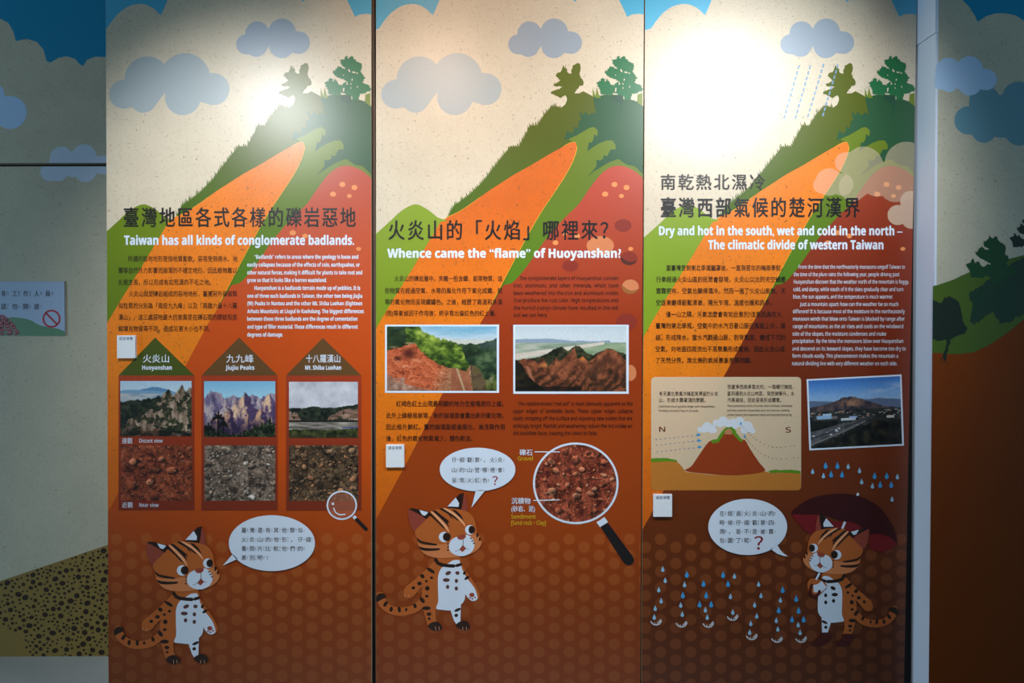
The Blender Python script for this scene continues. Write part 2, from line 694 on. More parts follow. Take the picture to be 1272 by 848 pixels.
def pic_peaks(w, h):
    p = Pic(w, h, 31)
    p.a = ramp3(p.y / .35, [(128, 186, 222), (176, 220, 236)])
    def mt(line, lo, hi, f, seed):
        m = p.below(line, .05, 24)
        L = p.line(line)
        s = p.n(3, f, 4, .6)
        sl = p.n(5, 9, 3)
        p.put(m, ramp3(np.clip(s * .75 + sl * .5 - .12 - .55 * (p.y - L), 0, 1), [lo, tuple((a + b) / 2 for a, b in zip(lo, hi)), hi]))
    mt([(0, .3), (.1, .16), (.2, .2), (.3, .3), (.4, .26), (.5, .3), (.6, .27), (.72, .25), (.8, .3), (.9, .22), (1, .2)], (104, 92, 128), (186, 168, 176), 22, 1)
    def cones(pk, lo, hi, sd):
        rr = np.random.RandomState(sd)
        for cx, top, wl, wr in pk:
            wob = (p.n(10, 8, 4, .6) - .5)
            ridge = cx + (p.y - top) * .10 + wob * .10 * np.clip((p.y - top) * 3, 0, 1)
            lim_l, lim_r = cx - (p.y - top) * wl + wob * .09, cx + (p.y - top) * wr + wob * .09
            m = np.clip((p.x - lim_l) / .012, 0, 1) * np.clip((lim_r - p.x) / .012, 0, 1) * (p.y > top)
            tex = p.n(7, 16, 4, .65)
            fade = np.clip((p.y - top) * 1.2, 0, .6)
            lit = ramp3(tex * 1.1 - fade * .5 + .1, [lo, tuple((a + b) / 2 for a, b in zip(lo, hi)), hi, hi])
            dark = ramp3(tex - fade * .3, [tuple(v * .75 for v in lo), lo, tuple((2 * a + b) / 3 for a, b in zip(lo, hi))])
            k = np.clip((ridge - p.x) / .02 + .5, 0, 1)
            p.put(m, lit * k[..., None] + dark * (1 - k[..., None]))
    if True:
        cones([(.1, .15, .5, .5), (.3, .27, .4, .4), (.44, .25, .4, .4), (.68, .24, .4, .4), (.78, .27, .4, .4)], (112, 100, 136), (196, 178, 176), 1)
        cones([(.92, .2, .5, .6), (.56, .17, .5, .55)], (92, 72, 112), (236, 196, 158), 2)
        cones([(.34, .4, .42, .36), (.2, .52, .5, .4), (.6, .5, .25, .32), (.8, .45, .4, .3)], (72, 54, 92), (222, 172, 132), 3)
    else:
        mt([(0, .62), (.15, .5), (.3, .38), (.42, .44), (.5, .28), (.56, .17), (.64, .32), (.72, .42), (.82, .34), (.92, .22), (1, .26)], (84, 64, 100), (226, 186, 152), 20, 2)
    p.put(np.clip((p.y - .62) * 3, 0, .75), (52, 38, 66))
    gr = p.below([(0, .85), (.1, .82), (.35, .95), (.6, .92), (.8, .78), (.92, .7), (1, .74)], .12, 40)
    p.put(gr, ramp3(p.n(26, 30), [(8, 12, 10), (30, 42, 26), (92, 96, 66)]))
    for px, py, r in ((.2, .66, .1), (.06, .86, .09), (.27, .78, .06)):
        for k in range(7):
            a = math.radians(-170 + k * 27)
            for t in np.linspace(0, 1, 12):
                x = px + r * t * math.cos(a); y = py + (r * t * math.sin(a) + r * .9 * t * t * abs(math.cos(a))) * 1.2
                p.put(np.clip(1.3 - np.hypot((p.x - x) / .012, (p.y - y) / .016), 0, 1), (10, 14, 12))
        p.put((abs(p.x - px) < .01) & (p.y > py), (12, 14, 12))
    grain(p, .07)
    return p


def pic_river(w, h):
    p = Pic(w, h, 51)
    p.a = ramp3(p.n(4, 5, 4) * .75 + .25 * (1 - p.y), [(162, 160, 174), (194, 194, 204), (222, 222, 228)])
    p.put(p.below([(0, .46), (.2, .47), (.36, .43), (.5, .46), (.7, .46), (.85, .42), (1, .4)], .02, 16), ramp3(p.n(20, 26), [(16, 22, 18), (36, 44, 34), (62, 70, 52)]))
    cl = p.below([(0, .52), (.1, .54), (.2, .72), (.54, .72), (.6, .6), (.75, .5), (.9, .47), (1, .44)], .03, 20)
    p.put(cl * (p.y < .7), ramp3(p.n(26, 5, 4) * .8 + .15, [(70, 52, 42), (132, 100, 84), (176, 146, 124)]))
    p.put((p.n(12, 14) > .62) * cl * .85, (34, 42, 30))
    p.put(p.y > .69, (34, 36, 30))
    p.put(p.y > .72, ramp3(p.n(26, 4, 4), [(78, 72, 66), (140, 132, 122), (176, 168, 156)]))
    p.put((p.y > .8) & (p.y < .83) & (p.x > .76), (66, 76, 132))
    p.put(p.below([(0, .84), (.5, .86), (1, .82)], .03), ramp3(p.n(14, 20), [(20, 28, 14), (52, 62, 28), (92, 88, 52)]))
    p.put((p.y > .93) * p.n(20, 20), (60, 50, 34))
    grain(p, .08)
    return p


def pic_landslide(w, h):
    p = Pic(w, h, 71)
    p.a = ramp3(p.y / .25 + (p.n(10, 3) - .5) * .5, [(120, 176, 204), (182, 206, 222), (204, 210, 214)])
    p.put(((p.y > .2) & (p.y < .28)) * .8, (206, 204, 190))
    fl = p.below([(0, .3), (.5, .24), (.62, .27), (.75, .27), (.88, .25), (1, .19)], .03, 20)
    c = p.n(9, 12, 5, .65)
    p.put(fl, ramp3(c, [(20, 34, 22), (52, 74, 46), (92, 112, 76)]))
    p.put((p.x > .85) * fl * np.clip(1 - abs(p.y - .28) / .12, 0, 1) * .6, (52, 66, 80))
    tr = p.below([(0, 0), (.2, 0), (.29, .0), (.33, .06), (.42, .13), (.5, .2), (.6, .25), (.68, .32), (.72, .5), (.76, .62), (.78, 1)], .06, 26)
    p.put(tr, ramp3(p.n(10, 13, 5, .68) + .1 * (.6 - abs(p.x - .35) * 2), [(22, 34, 14), (58, 84, 26), (112, 138, 44), (168, 186, 82)]))
    p.put((p.x < .17) * (p.y < .36) * .8, ramp3(p.n(14, 12), [(14, 26, 20), (40, 62, 44)]))
    m = p.below([(0, .38), (.06, .33), (.12, .32), (.2, .27), (.26, .27), (.3, .36), (.38, .48), (.46, .58), (.55, .63), (.62, .64), (.66, .66), (.72, .7), (.76, .6), (.84, .64), (.88, .8), (.95, .9), (1, .86)], .02, 30)
    u = p.x * .75 - p.y * .5
    r = np.random.RandomState(4)
    dg = fbm(h, w, 10, 10, 91, 5, .7)
    sx = np.clip((u * 60 + dg * 14), -99, 99)
    strk = .5 + .5 * np.sin(sx)
    red = ramp3(.55 * dg + .45 * strk, [(122, 52, 28), (178, 82, 48), (206, 106, 66), (222, 150, 112)])
    tan = ramp3(.5 * p.n(5, 30) + .5 * strk, [(118, 78, 52), (166, 112, 78), (202, 160, 120)])
    k = np.clip((p.x + .25 * p.y - .62) * 6, 0, 1)[..., None]
    p.put(m, red * (1 - k) + tan * k)
    p.put(m * (p.x > .585) * (p.x < .69 + .08 * p.y) * (p.y > .65) * .9, ramp3(p.n(4, 14), [(138, 78, 52), (172, 102, 72)]))
    p.put(m * (p.x > .72 + .06 * p.y) * .92, ramp3(p.n(8, 10), [(60, 48, 32), (100, 82, 58), (90, 84, 44)]))
    p.put(m * np.clip(1 - abs((p.x - .63) - .2 * (p.y - .62)) / .014, 0, 1) * (p.y > .62) * 1., (196, 176, 132))
    p.put(np.clip(1 - np.hypot((p.x - .2) / .09, (p.y - .42) / .12), 0, 1) * m * 1.3, (88, 36, 24))
    p.put(np.clip(1 - np.hypot((p.x - .1) / .05, (p.y - .5) / .05), 0, 1) * m, (66, 28, 20))
    p.put((p.y > .8 - .0 * p.x) * (p.x < .16) * p.n(12, 12) * .9, (176, 148, 134))
    p.put(p.below([(0, .72), (.1, .86), (.3, .95), (.5, 1.02), (1, 1.1)]) * .7, ramp3(p.n(16, 24), [(110, 80, 66), (186, 164, 146)]))
    for bx, by in ((.06, .32), (.2, .26), (.22, .26)):
        p.put(np.clip(1 - np.hypot((p.x - bx) / .06, (p.y - by) / .02), 0, 1) * .9, (170, 140, 112))
    p.put((p.x > .9) * p.below([(0, .8), (.9, .82), (1, .74)], .05) * .85, ramp3(p.n(14, 20), [(40, 48, 20), (96, 112, 44), (150, 138, 110)]))
    grain(p, .1)
    return p


def pic_badland(w, h):
    p = Pic(w, h, 101)
    p.a = ramp3(p.y / .25, [(196, 206, 214), (206, 216, 222), (212, 220, 224)])
    p.put(p.below([(0, .2), (.3, .19), (.5, .22), (.72, .23), (.85, .22), (.86, .25), (1, .25)], .01, 20) * .8, (124, 144, 164))
    p.put(p.y > .255, ramp3(p.n(26, 6, 4), [(120, 140, 122), (160, 172, 150), (186, 184, 170)]))
    p.put(((p.y > .26) & (p.x > .6)) * .6, ramp3(p.n(20, 8), [(112, 142, 96), (160, 178, 138)]))
    rv = np.clip(1 - abs(p.y - (.47 - .26 * p.x)) / (.055 - .035 * p.x), 0, 1)
    p.put(np.clip(rv * 2.5, 0, 1) * (p.x < .8), ramp3(p.n(20, 6), [(204, 190, 174), (222, 210, 196)]))
    fo = p.below([(0, .52), (.1, .5), (.25, .45), (.35, .35), (.42, .32), (.48, .38), (.54, .3), (.58, .3), (.64, .4), (.7, .44), (.78, .38), (.85, .34), (.92, .38), (1, .43)], .02, 40)
    p.put(fo, ramp3(p.n(20, 26), [(14, 18, 14), (40, 44, 26), (76, 74, 44)]))
    R = [(0, .6), (.06, .5), (.14, .5), (.2, .56), (.25, .47), (.3, .62), (.37, .48), (.4, .54), (.5, .4), (.535, .33), (.56, .5), (.61, .46), (.66, .54), (.7, .5), (.75, .42), (.82, .35), (.88, .35), (.94, .42), (.98, .5), (1, .52)]
    m = p.below(R, .015, 40)
    u = p.x + .55 * (p.y - .4)
    dg = p.n(5, 8, 5, .6)
    cc = np.hypot((p.x - .84) * 1.7, p.y - .72)
    ph = u * 58 + dg * 7
    s = .5 + .5 * np.sin(ph)
    c = ramp3(.2 * s + .6 * p.n(9, 16, 5, .68) + .35 * (.72 - p.y), [(44, 26, 18), (104, 56, 34), (150, 84, 54), (186, 114, 76)])
    p.put(m, c)
    p.put(m * np.clip((p.y - .62) * 2.2, 0, .6) * (s < .5), (40, 30, 16))
    p.put(m * (p.x > .25) * (p.x < .36) * (p.y > .5) * (p.y < .66) * np.clip(p.n(8, 8) * 1.6 - .4, 0, 1), (34, 34, 18))
    p.put(np.clip(1 - np.hypot((p.x - .26) / .08, (p.y - .6) / .05), 0, 1) * m, (206, 124, 66))
    p.put(np.clip(1 - np.hypot((p.x - .61) / .04, (p.y - .5) / .04), 0, 1) * m * 1.3, (208, 118, 50))
    p.put(np.clip(1 - abs(np.hypot((p.x - .86) / .17, (p.y - .74) / .24) - .9) * 3, 0, 1) * m * (p.x < .88) * .6, (58, 36, 22))
    pa = np.clip(1 - abs((p.x - .11) - .22 * (p.y - .62)) / .022, 0, 1) * (p.y > .62) * (p.y < .9)
    p.put(pa, (178, 112, 84))
    p.put(p.below([(0, .52), (.06, .58), (.12, .76), (.2, .88), (.28, 1.0), (1, 1.2)], .02), ramp3(p.n(14, 16), [(8, 10, 8), (30, 26, 14), (60, 46, 22)]))
    p.put((p.y > .93) * (p.x < .6) * .7, (16, 12, 10))
    grain(p, .08)
    return p


def pic_highway(w, h):
    p = Pic(w, h, 131)
    p.a = ramp3(p.y / .36, [(58, 112, 186), (86, 140, 206), (128, 170, 216), (150, 180, 212)])
    ci = np.clip(p.n(14, 3, 4) * 1.8 - .7, 0, 1) * np.clip((p.x - .5) * 2.2, 0, 1) * np.clip(1 - abs(p.y - .2 + .12 * (p.x - .75)) / .13, 0, 1)
    p.put(ci * .8, (196, 208, 226))
    p.put(p.below([(0, .3), (.3, .33), (.6, .31), (.75, .3), (1, .33)], .01) * .9, (84, 100, 128))
    hl = [(0, .4), (.15, .36), (.28, .33), (.36, .275), (.42, .265), (.48, .26), (.56, .3), (.66, .34), (.8, .42), (1, .46)]
    m = p.below(hl, .015, 30)
    t = p.n(10, 20, 5, .65)
    p.put(m, ramp3(t, [(40, 40, 52), (72, 62, 66), (104, 84, 76)]))
    p.put(m * np.clip(1.2 - np.hypot((p.x - .46) / .15, (p.y - .36) / .09), 0, 1) * (t > .42), ramp3(p.n(16, 26), [(110, 76, 62), (172, 128, 100)]))
    p.put(p.y > .46, ramp3(p.n(20, 16, 5, .7), [(22, 24, 26), (44, 46, 44), (74, 72, 66)]))
    R = np.random.RandomState(5)
    for i in range(46):
        x, y = R.rand(), .47 + .1 * R.rand()
        p.put((abs(p.x - x) < .012) & (abs(p.y - y) < .006), (150, 152, 150) if i % 3 else (176, 132, 112))
    for x0, x1, y0, y1, c in ((.08, .24, .53, .58, (148, 182, 212)), (.14, .24, .5, .53, (176, 204, 222)), (.24, .3, .545, .58, (120, 112, 112)), (.34, .5, .575, .61, (196, 204, 210)), (.43, .52, .55, .58, (150, 172, 214)), (.84, .92, .57, .6, (196, 190, 180)), (.53, .6, .575, .59, (126, 120, 114))):
        p.put((p.x > x0) & (p.x < x1) & (p.y > y0) & (p.y < y1), c)
    p.put(((p.y > .6) & (p.y < .75) & (p.x < .31)) * .92, ramp3(p.n(16, 16), [(10, 12, 12), (30, 32, 28)]))
    c1 = np.interp(p.x[0], [0, .3, .5, .62, .68, .72], [.86, .74, .66, .6, .54, .47])[None, :]
    wd = np.interp(p.x[0], [0, .3, .6, .72], [.1, .075, .03, .006])[None, :]
    rd = np.clip((wd - abs(p.y - c1)) / .01, 0, 1) * (p.x < .73)
    p.put(rd, ramp3(p.n(12, 12), [(72, 72, 76), (104, 102, 104)]))
    p.put((abs(p.y - c1) < .008) * rd, (40, 40, 42))
    p.put((abs(p.y - c1 - wd * .9) < .005) * (p.x < .6), (150, 146, 140))
    for i in range(12):
        x = R.rand() * .55
        y = np.interp(x, [0, .3, .5, .62], [.86, .74, .66, .6]) + R.uniform(-.05, .05)
        p.put((abs(p.x - x) < .012) & (abs(p.y - y) < .007), (206, 210, 214) if i % 2 else (30, 30, 34))
    fg = p.below([(0, 1.0), (.15, .93), (.3, .84), (.45, .76), (.6, .68), (.75, .62), (.85, .66), (1, .6)], .04, 24)
    p.put(fg, ramp3(p.n(9, 12, 5, .62), [(8, 8, 8), (26, 25, 20), (56, 52, 38)]))
    p.put((abs(p.x - .36) < .004) & (p.y > .63) & (p.y < .82), (120, 120, 118))
    grain(p, .14)
    return p


_PM = None


def photo_mat():
    global _PM
    if _PM is None:
        _PM = bpy.data.materials.new('printed_photograph')
        _PM.use_nodes = True
        nt = _PM.node_tree
        b = nt.nodes['Principled BSDF']
        b.inputs['Roughness'].default_value = 0.37
        b.inputs['Specular IOR Level'].default_value = 0.58
        at = nt.nodes.new('ShaderNodeVertexColor')
        at.layer_name = 'print'
        nt.links.new(at.outputs['Color'], b.inputs['Base Color'])
    return _PM


def photo(sheet, name, quad, pic, parent, k=None, disc=False, label=None):
    """quad: top-left, top-right, bottom-right, bottom-left in photo pixels"""
    if k is None:
        sheet.k += 1
        k = sheet.k
    y = sheet.y - k * sheet.STEP
    h, w = pic.h, pic.w
    V = []
    for j in range(h + 1):
        v = j / h
        for i in range(w + 1):
            u = i / w
            x = (quad[0][0] * (1 - u) + quad[1][0] * u) * (1 - v) + (quad[3][0] * (1 - u) + quad[2][0] * u) * v
            yy = (quad[0][1] * (1 - u) + quad[1][1] * u) * (1 - v) + (quad[3][1] * (1 - u) + quad[2][1] * u) * v
            V.append(P(x, yy, y))
    F, C = [], []
    lin = np.clip(pic.a, 0, 255) / 255
    lin = np.where(lin <= .04045, lin / 12.92, ((lin + .055) / 1.055) ** 2.4)
    for j in range(h):
        for i in range(w):
            if disc and math.hypot((i + .5) / w - .5, (j + .5) / h - .5) > .5:
                continue
            a = j * (w + 1) + i
            F.append((a, a + w + 1, a + w + 2, a + 1))
            C.append(lin[j, i])
    o = link(name, V, F, photo_mat(), parent, label)
    ca = o.data.color_attributes.new('print', 'FLOAT_COLOR', 'CORNER')
    arr = np.ones((len(F), 4, 4), np.float32)
    arr[:, :, :3] = np.array(C, np.float32)[:, None, :]
    ca.data.foreach_set('color', arr.ravel())
    return o


# ------------------------------------------------------------------ colours
CREAM = mat('cream_sky_print', (218, 203, 178), .8)
CREAM_W = mat('cream_wall_print', (202, 195, 172), .85, rough=.6, spec=.3)
BLUE = mat('blue_sky_print', (84, 178, 212), .1)
BLUE_W = mat('blue_wall_print', (10, 142, 184), .1, rough=.6, spec=.3)
CLOUD = mat('grey_cloud_print', (170, 180, 182), .15)
CLOUDB = mat('blue_cloud_print', (156, 168, 180), .1)
OLIVE = mat('olive_hill_print', None, .12, ramp=[(60, (92, 100, 4)), (170, (80, 92, 3)), (280, (70, 104, 8)), (420, (90, 118, 10))])
STRIPE = mat('leaf_green_print', None, .12, ramp=[(130, (112, 130, 32)), (230, (98, 120, 22)), (360, (82, 126, 14))])
DARKG = mat('forest_green_print', (38, 86, 52), .1)
PINE = mat('pine_green_print', (28, 108, 62), .05)
PINED = mat('pine_trunk_print', (34, 76, 56), .05)  # muted green ink of the pine trunk
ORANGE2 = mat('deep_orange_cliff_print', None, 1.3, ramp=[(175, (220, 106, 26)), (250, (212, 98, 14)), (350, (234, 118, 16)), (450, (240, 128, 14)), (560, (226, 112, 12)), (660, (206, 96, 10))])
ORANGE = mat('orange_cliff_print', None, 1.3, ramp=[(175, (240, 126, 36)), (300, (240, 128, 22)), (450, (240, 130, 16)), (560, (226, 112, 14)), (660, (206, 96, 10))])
YELLOW = mat('yellow_rim_print', (236, 180, 50), 0)
NEARHS = [mat('near_hill_print', None, .12, ramp=[(250, (112, 134, 18)), (420, (98, 122, 8))]),
          mat('bright_near_hill_print', None, .12, ramp=[(250, (134, 158, 40)), (420, (124, 148, 24))]),
          mat('pale_near_hill_print', None, .12, ramp=[(250, (138, 164, 42)), (420, (130, 158, 28))])]
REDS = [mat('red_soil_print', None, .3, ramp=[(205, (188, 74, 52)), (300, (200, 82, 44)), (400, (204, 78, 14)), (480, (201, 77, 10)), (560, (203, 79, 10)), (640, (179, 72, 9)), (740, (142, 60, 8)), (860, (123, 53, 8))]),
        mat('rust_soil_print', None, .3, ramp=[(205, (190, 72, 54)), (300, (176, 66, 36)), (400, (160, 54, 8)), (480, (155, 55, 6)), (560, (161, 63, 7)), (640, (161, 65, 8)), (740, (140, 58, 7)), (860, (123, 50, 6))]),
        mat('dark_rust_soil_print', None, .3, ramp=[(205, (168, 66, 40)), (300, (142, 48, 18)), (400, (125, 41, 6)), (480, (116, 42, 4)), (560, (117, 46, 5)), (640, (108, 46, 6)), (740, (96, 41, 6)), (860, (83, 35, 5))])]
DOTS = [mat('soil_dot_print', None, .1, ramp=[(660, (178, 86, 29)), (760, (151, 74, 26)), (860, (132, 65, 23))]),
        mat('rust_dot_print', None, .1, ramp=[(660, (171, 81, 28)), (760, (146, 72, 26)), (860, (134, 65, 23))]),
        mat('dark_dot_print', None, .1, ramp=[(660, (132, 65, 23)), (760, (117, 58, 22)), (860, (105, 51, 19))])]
PEB = mat('orange_pebble_print', (236, 146, 84), 0)
PEBT = mat('tan_pebble_print', (214, 130, 84), 0)
PEBTS = mat('tan_pebble_underside_print', (160, 100, 50), 0)
PEBD = mat('dark_pebble_print', (142, 48, 34), 0)
PEBDS = mat('dark_pebble_underside_print', (84, 40, 30), 0)
INK = mat('black_ink', (28, 24, 25), 0)
INKB = mat('brown_black_ink', (34, 20, 16), 0)
WHITE = mat('white_print', (222, 232, 246), 0)
PAPER = mat('white_plate', (232, 236, 240), 0, rough=.45)
YTXT = mat('yellow_ink', (222, 178, 40), 0)
REDTXT = mat('crimson_ink', (140, 20, 40), 0)
BLACK = mat('black_print', (30, 26, 28), 0)
GAP = mat('black_recess', (10, 9, 9), 0, rough=.8)
EDGE = mat('panel_edge', (92, 74, 62), 0, rough=.6, spec=.3)
CORE = mat('board_core', (205, 196, 180), 0, rough=.6)


# ------------------------------------------------------------------ setting
Y_LEFT, Y_RIGHT = 0.38, -0.095


def struct(o, label=None):
    o['kind'] = 'structure'
    return o


FLOORM = mat('pale_floor_tile', (196, 200, 200), .25, rough=.35)
fl = struct(box('floor', -2.6, 2.6, -4.0, 1.0, -0.05, 0.0, FLOORM))
zt = 2.75
xl = P(131, 0, 0).x
xr = P(1143, 200, 0).x
struct(box('wall_back', xl + 0.004, xr - 0.002, 0.0205, 0.40, 0.0, zt, GAP))
# recessed wall on the left: fixed upper part and a flush door with a no-entry notice
zd0, zd1 = P(60, 206.6, Y_LEFT).z, P(60, 202.4, Y_LEFT).z
zb = 0.006
box_l = -2.6
xle = P(131, 424, Y_LEFT).x + 0.3
struct(box('wall_left', box_l, xle, Y_LEFT, Y_LEFT + 0.12, zd1, zt, CREAM_W))
wl = bpy.data.objects['wall_left']
dr = struct(box('door_1', box_l, xle, Y_LEFT, Y_LEFT + 0.05, zb, zd0, CREAM_W))
struct(box('trim_1', box_l, xle, Y_LEFT + 0.03, Y_LEFT + 0.12, zd0 + .0005, zd1 - .0005, GAP))
struct(box('wall_behind', box_l, xle, Y_LEFT + 0.12, Y_LEFT + 0.2, 0.0, zt, GAP))
sU = Sheet(Y_LEFT, [(-240, -160), (150, -160), (150, 202.3), (-240, 202.3)], wl)
sD = Sheet(Y_LEFT, [(-240, 206.8), (150, 206.8), (150, 833), (-240, 833)], dr)
blue = T(3.975, 0, 0, [(-300, -600), (-300, 60), (-80, 60), (0, 92), (40, 112), (65, 155), (78, 203), (130, 192), (180, 205), (215, 245), (230, 302), (250, 308), (290, 285), (330, 278), (370, 290), (395, 318), (410, 326), (430, 295), (470, 280), (530, 282), (600, 330), (600, -600)])
sU.draw('sky_print', [blue], BLUE_W)
CLW = mat('pale_blue_cloud_print', (190, 220, 255), 0, rough=.6, spec=.3)
CLW2 = mat('lilac_cloud_print', (206, 218, 236), .1, rough=.6, spec=.3)
sU.draw('cloud_print', [cloud([(12.6, 139.6, 20.5), (-8, 118, 14), (-20, 140, 18)])], CLW)
cl2 = cloud([(76.7, 197, 15), (104.4, 195, 16), (62, 213, 12), (73, 214, 11), (106, 212, 14), (128, 205, 12), (90, 206, 14)])
sU.draw('cloud_print', [cl2], CLW2)
sD.draw('cloud_print', [cl2], CLW2)
TAN = mat('tan_hill_print', (146, 120, 58), .4, rough=.6, spec=.3)
sD.draw('tan_hill_print', [[(-240, 800), (-60, 742), (0, 721.5), (70, 698), (150, 671), (150, 840), (-240, 840)]], TAN)
R = random.Random(8)
sp = []
tries = 0
while tries < 9000 and len(sp) < 420:
    tries += 1
    x, y = R.uniform(-60, 136), R.uniform(680, 834)
    top = 721.5 - x * 0.336
    low = np.interp(x, [-60, 0, 28, 34, 60, 95, 110, 136], [770, 776, 786, 812, 818, 818, 832, 836])
    r = R.choice([1.3, 1.6, 2.0, 2.6, 3.4, 3.6])
    if y < top + r + .5 or y > low:
        continue
    if all((x - a) ** 2 + (y - b) ** 2 > (r + c + 1.0) ** 2 for a, b, c in sp):
        sp.append((x, y, r))
SPOT = mat('dark_spot_print', (50, 30, 12), 0, rough=.6, spec=.3)
sD.draw('spot_pattern', [ell(a, b, c * R.uniform(.95, 1.25), c * R.uniform(.85, 1), R.uniform(-30, 30), 12) for a, b, c in sp], SPOT)

# right wall, nearer than the panels, with its pale end face
TRIM = mat('white_end_face', (228, 236, 252), .04, rough=.6, spec=.3)
xw = P(1164, 300, Y_RIGHT).x
wr = struct(box('wall_right', xw, 2.6, Y_RIGHT, 0.40, 0.0, zt, CREAM_W))
cut = P(1150, 48, -0.05).z
struct(box('trim_2', xw - 0.008, xw - .0002, Y_RIGHT + 0.0005, 0.02, 0.0, cut - .0008, TRIM))
struct(box('trim_3', xw - 0.0105, xw - .0002, Y_RIGHT - 0.0008, 0.02, cut + .0008, zt, TRIM))
sR = Sheet(Y_RIGHT, [(1164.3, -150), (1460, -150), (1460, 900), (1153, 900)], wr)
B = lambda pts: T(3.95, 950, 0, pts)
sR.draw('sky_print', [B([(880, -600), (935, -60), (970, 0), (1000, 30), (1030, 75), (1045, 107), (1085, 80), (1130, 66), (1180, 65), (1230, 75), (1285, 110), (1330, 140), (1900, 140), (1900, -600)])], BLUE_W)
CLT = mat('teal_cloud_print', (110, 156, 170), .1, rough=.6, spec=.3)
CLS = mat('steel_cloud_print', (188, 216, 246), .1, rough=.6, spec=.3)
sR.draw('cloud_print', [cloud([(950 + a / 3.95, b / 3.95, r / 3.95) for a, b, r in ((1000, 590, 70), (1080, 500, 78), (1075, 640, 60), (1245, 480, 80), (1250, 640, 74), (1160, 570, 105), (1380, 520, 80))])], CLT)
sR.draw('cloud_print', [cloud([(950 + a / 3.95, b / 3.95, r / 3.95) for a, b, r in ((900, 345, 62), (1005, 340, 65), (1085, 390, 53), (865, 400, 40), (905, 412, 40), (1005, 408, 60), (950, 380, 55))])], CLS)
Q = lambda pts: T(3.69, 1150, 230, pts)
sR.draw('hill_print', [Q([(0, 470), (55, 457), (120, 435), (200, 398), (320, 352), (450, 320), (700, 270), (1100, 250), (1100, 900), (0, 900)])], mat('wall_hill_print', (78, 104, 22), .2, rough=.6, spec=.3))
DKW = mat('wall_forest_print', (28, 62, 38), .1, rough=.6, spec=.3)
sR.draw('forest_print', [jag(Q([(200, 620), (215, 560), (195, 500), (240, 470), (280, 440), (330, 400), (450, 330), (1100, 300), (1100, 640), (450, 590), (380, 625), (340, 630), (310, 580), (280, 600), (225, 638)]), 3, 1.6, 3)], DKW)
PINE_PTS = [(690, 260), (720, 275), (760, 205), (800, 235), (850, 245), (790, 190), (790, 145), (835, 130), (860, 85), (885, 120), (930, 90), (960, 130), (1000, 165), (1040, 190), (1045, 250), (1030, 290), (1060, 310), (1085, 350), (1060, 400), (1070, 430), (1130, 440), (1160, 500), (1130, 525), (1080, 545), (1030, 555), (1000, 620), (925, 620), (905, 700), (870, 820), (855, 815), (885, 700), (895, 630), (870, 560), (800, 540), (780, 565), (650, 560), (625, 480), (590, 410), (640, 395), (665, 345), (700, 400), (725, 375), (775, 440), (800, 445), (840, 405), (880, 420), (870, 400), (800, 370), (740, 340), (705, 300)]
PW = mat('wall_tree_print', (22, 72, 34), .05, rough=.6, spec=.3)
PW2 = mat('wall_dark_tree_print', (24, 42, 26), .05, rough=.6, spec=.3)
sR.draw('tree_print', [jag(Q([(185 + (x - 590) * .40, 232 + (y - 85) * .40) for x, y in PINE_PTS]), 1.3, .9, 5)], PW)
sR.draw('tree_print', [jag(Q([(415 + (x - 690) * .3, 140 + (y - 85) * .3) for x, y in PINE_PTS]), 1.3, .9, 6)], PW2)
sR.draw('cliff_print', [Q([(0, 768), (55, 768), (100, 773), (150, 774), (220, 765), (300, 727), (380, 672), (450, 615), (560, 520), (1100, 300), (1100, 2600), (-60, 2600)])],
        mat('wall_cliff_print', None, .5, ramp=[(400, (140, 62, 6)), (600, (126, 54, 4)), (860, (116, 50, 4))], rough=.6, spec=.12))
sR.draw('tree_print', [jag(Q([(20, 520), (70, 540), (85, 515), (110, 510), (150, 530), (165, 580), (170, 625), (190, 655), (180, 680), (140, 690), (115, 705), (105, 740), (95, 775), (102, 825), (92, 790), (80, 830), (82, 790), (62, 810), (85, 768), (95, 710), (60, 715), (20, 700)]), 1.5, .8, 7)], PW2)

# strip between the first two boards
xs0 = P(463.3, 424, 0).x
xs1 = P(466.8, 424, 0).x
struct(box('trim_4', xs0, xs1, 0.008, 0.0205, 0.0, zt, EDGE))

# ------------------------------------------------------------------ leopard cat drawing
FUR = mat('cat_fur_print', (188, 98, 40), 0)
FURL = mat('cat_cheek_print', (214, 128, 76), 0)
EAR = mat('cat_ear_print', (150, 66, 50), 0)
PALE = mat('cat_pale_stripe_print', (244, 170, 122), 0)
CBLK = mat('cat_black_print', (44, 26, 18), 0)
CSPOT = mat('cat_chest_spot_print', (96, 60, 56), 0)
NOSE = mat('cat_nose_print', (160, 72, 52), 0)
BOOT = mat('boot_print', (74, 22, 16), 0)


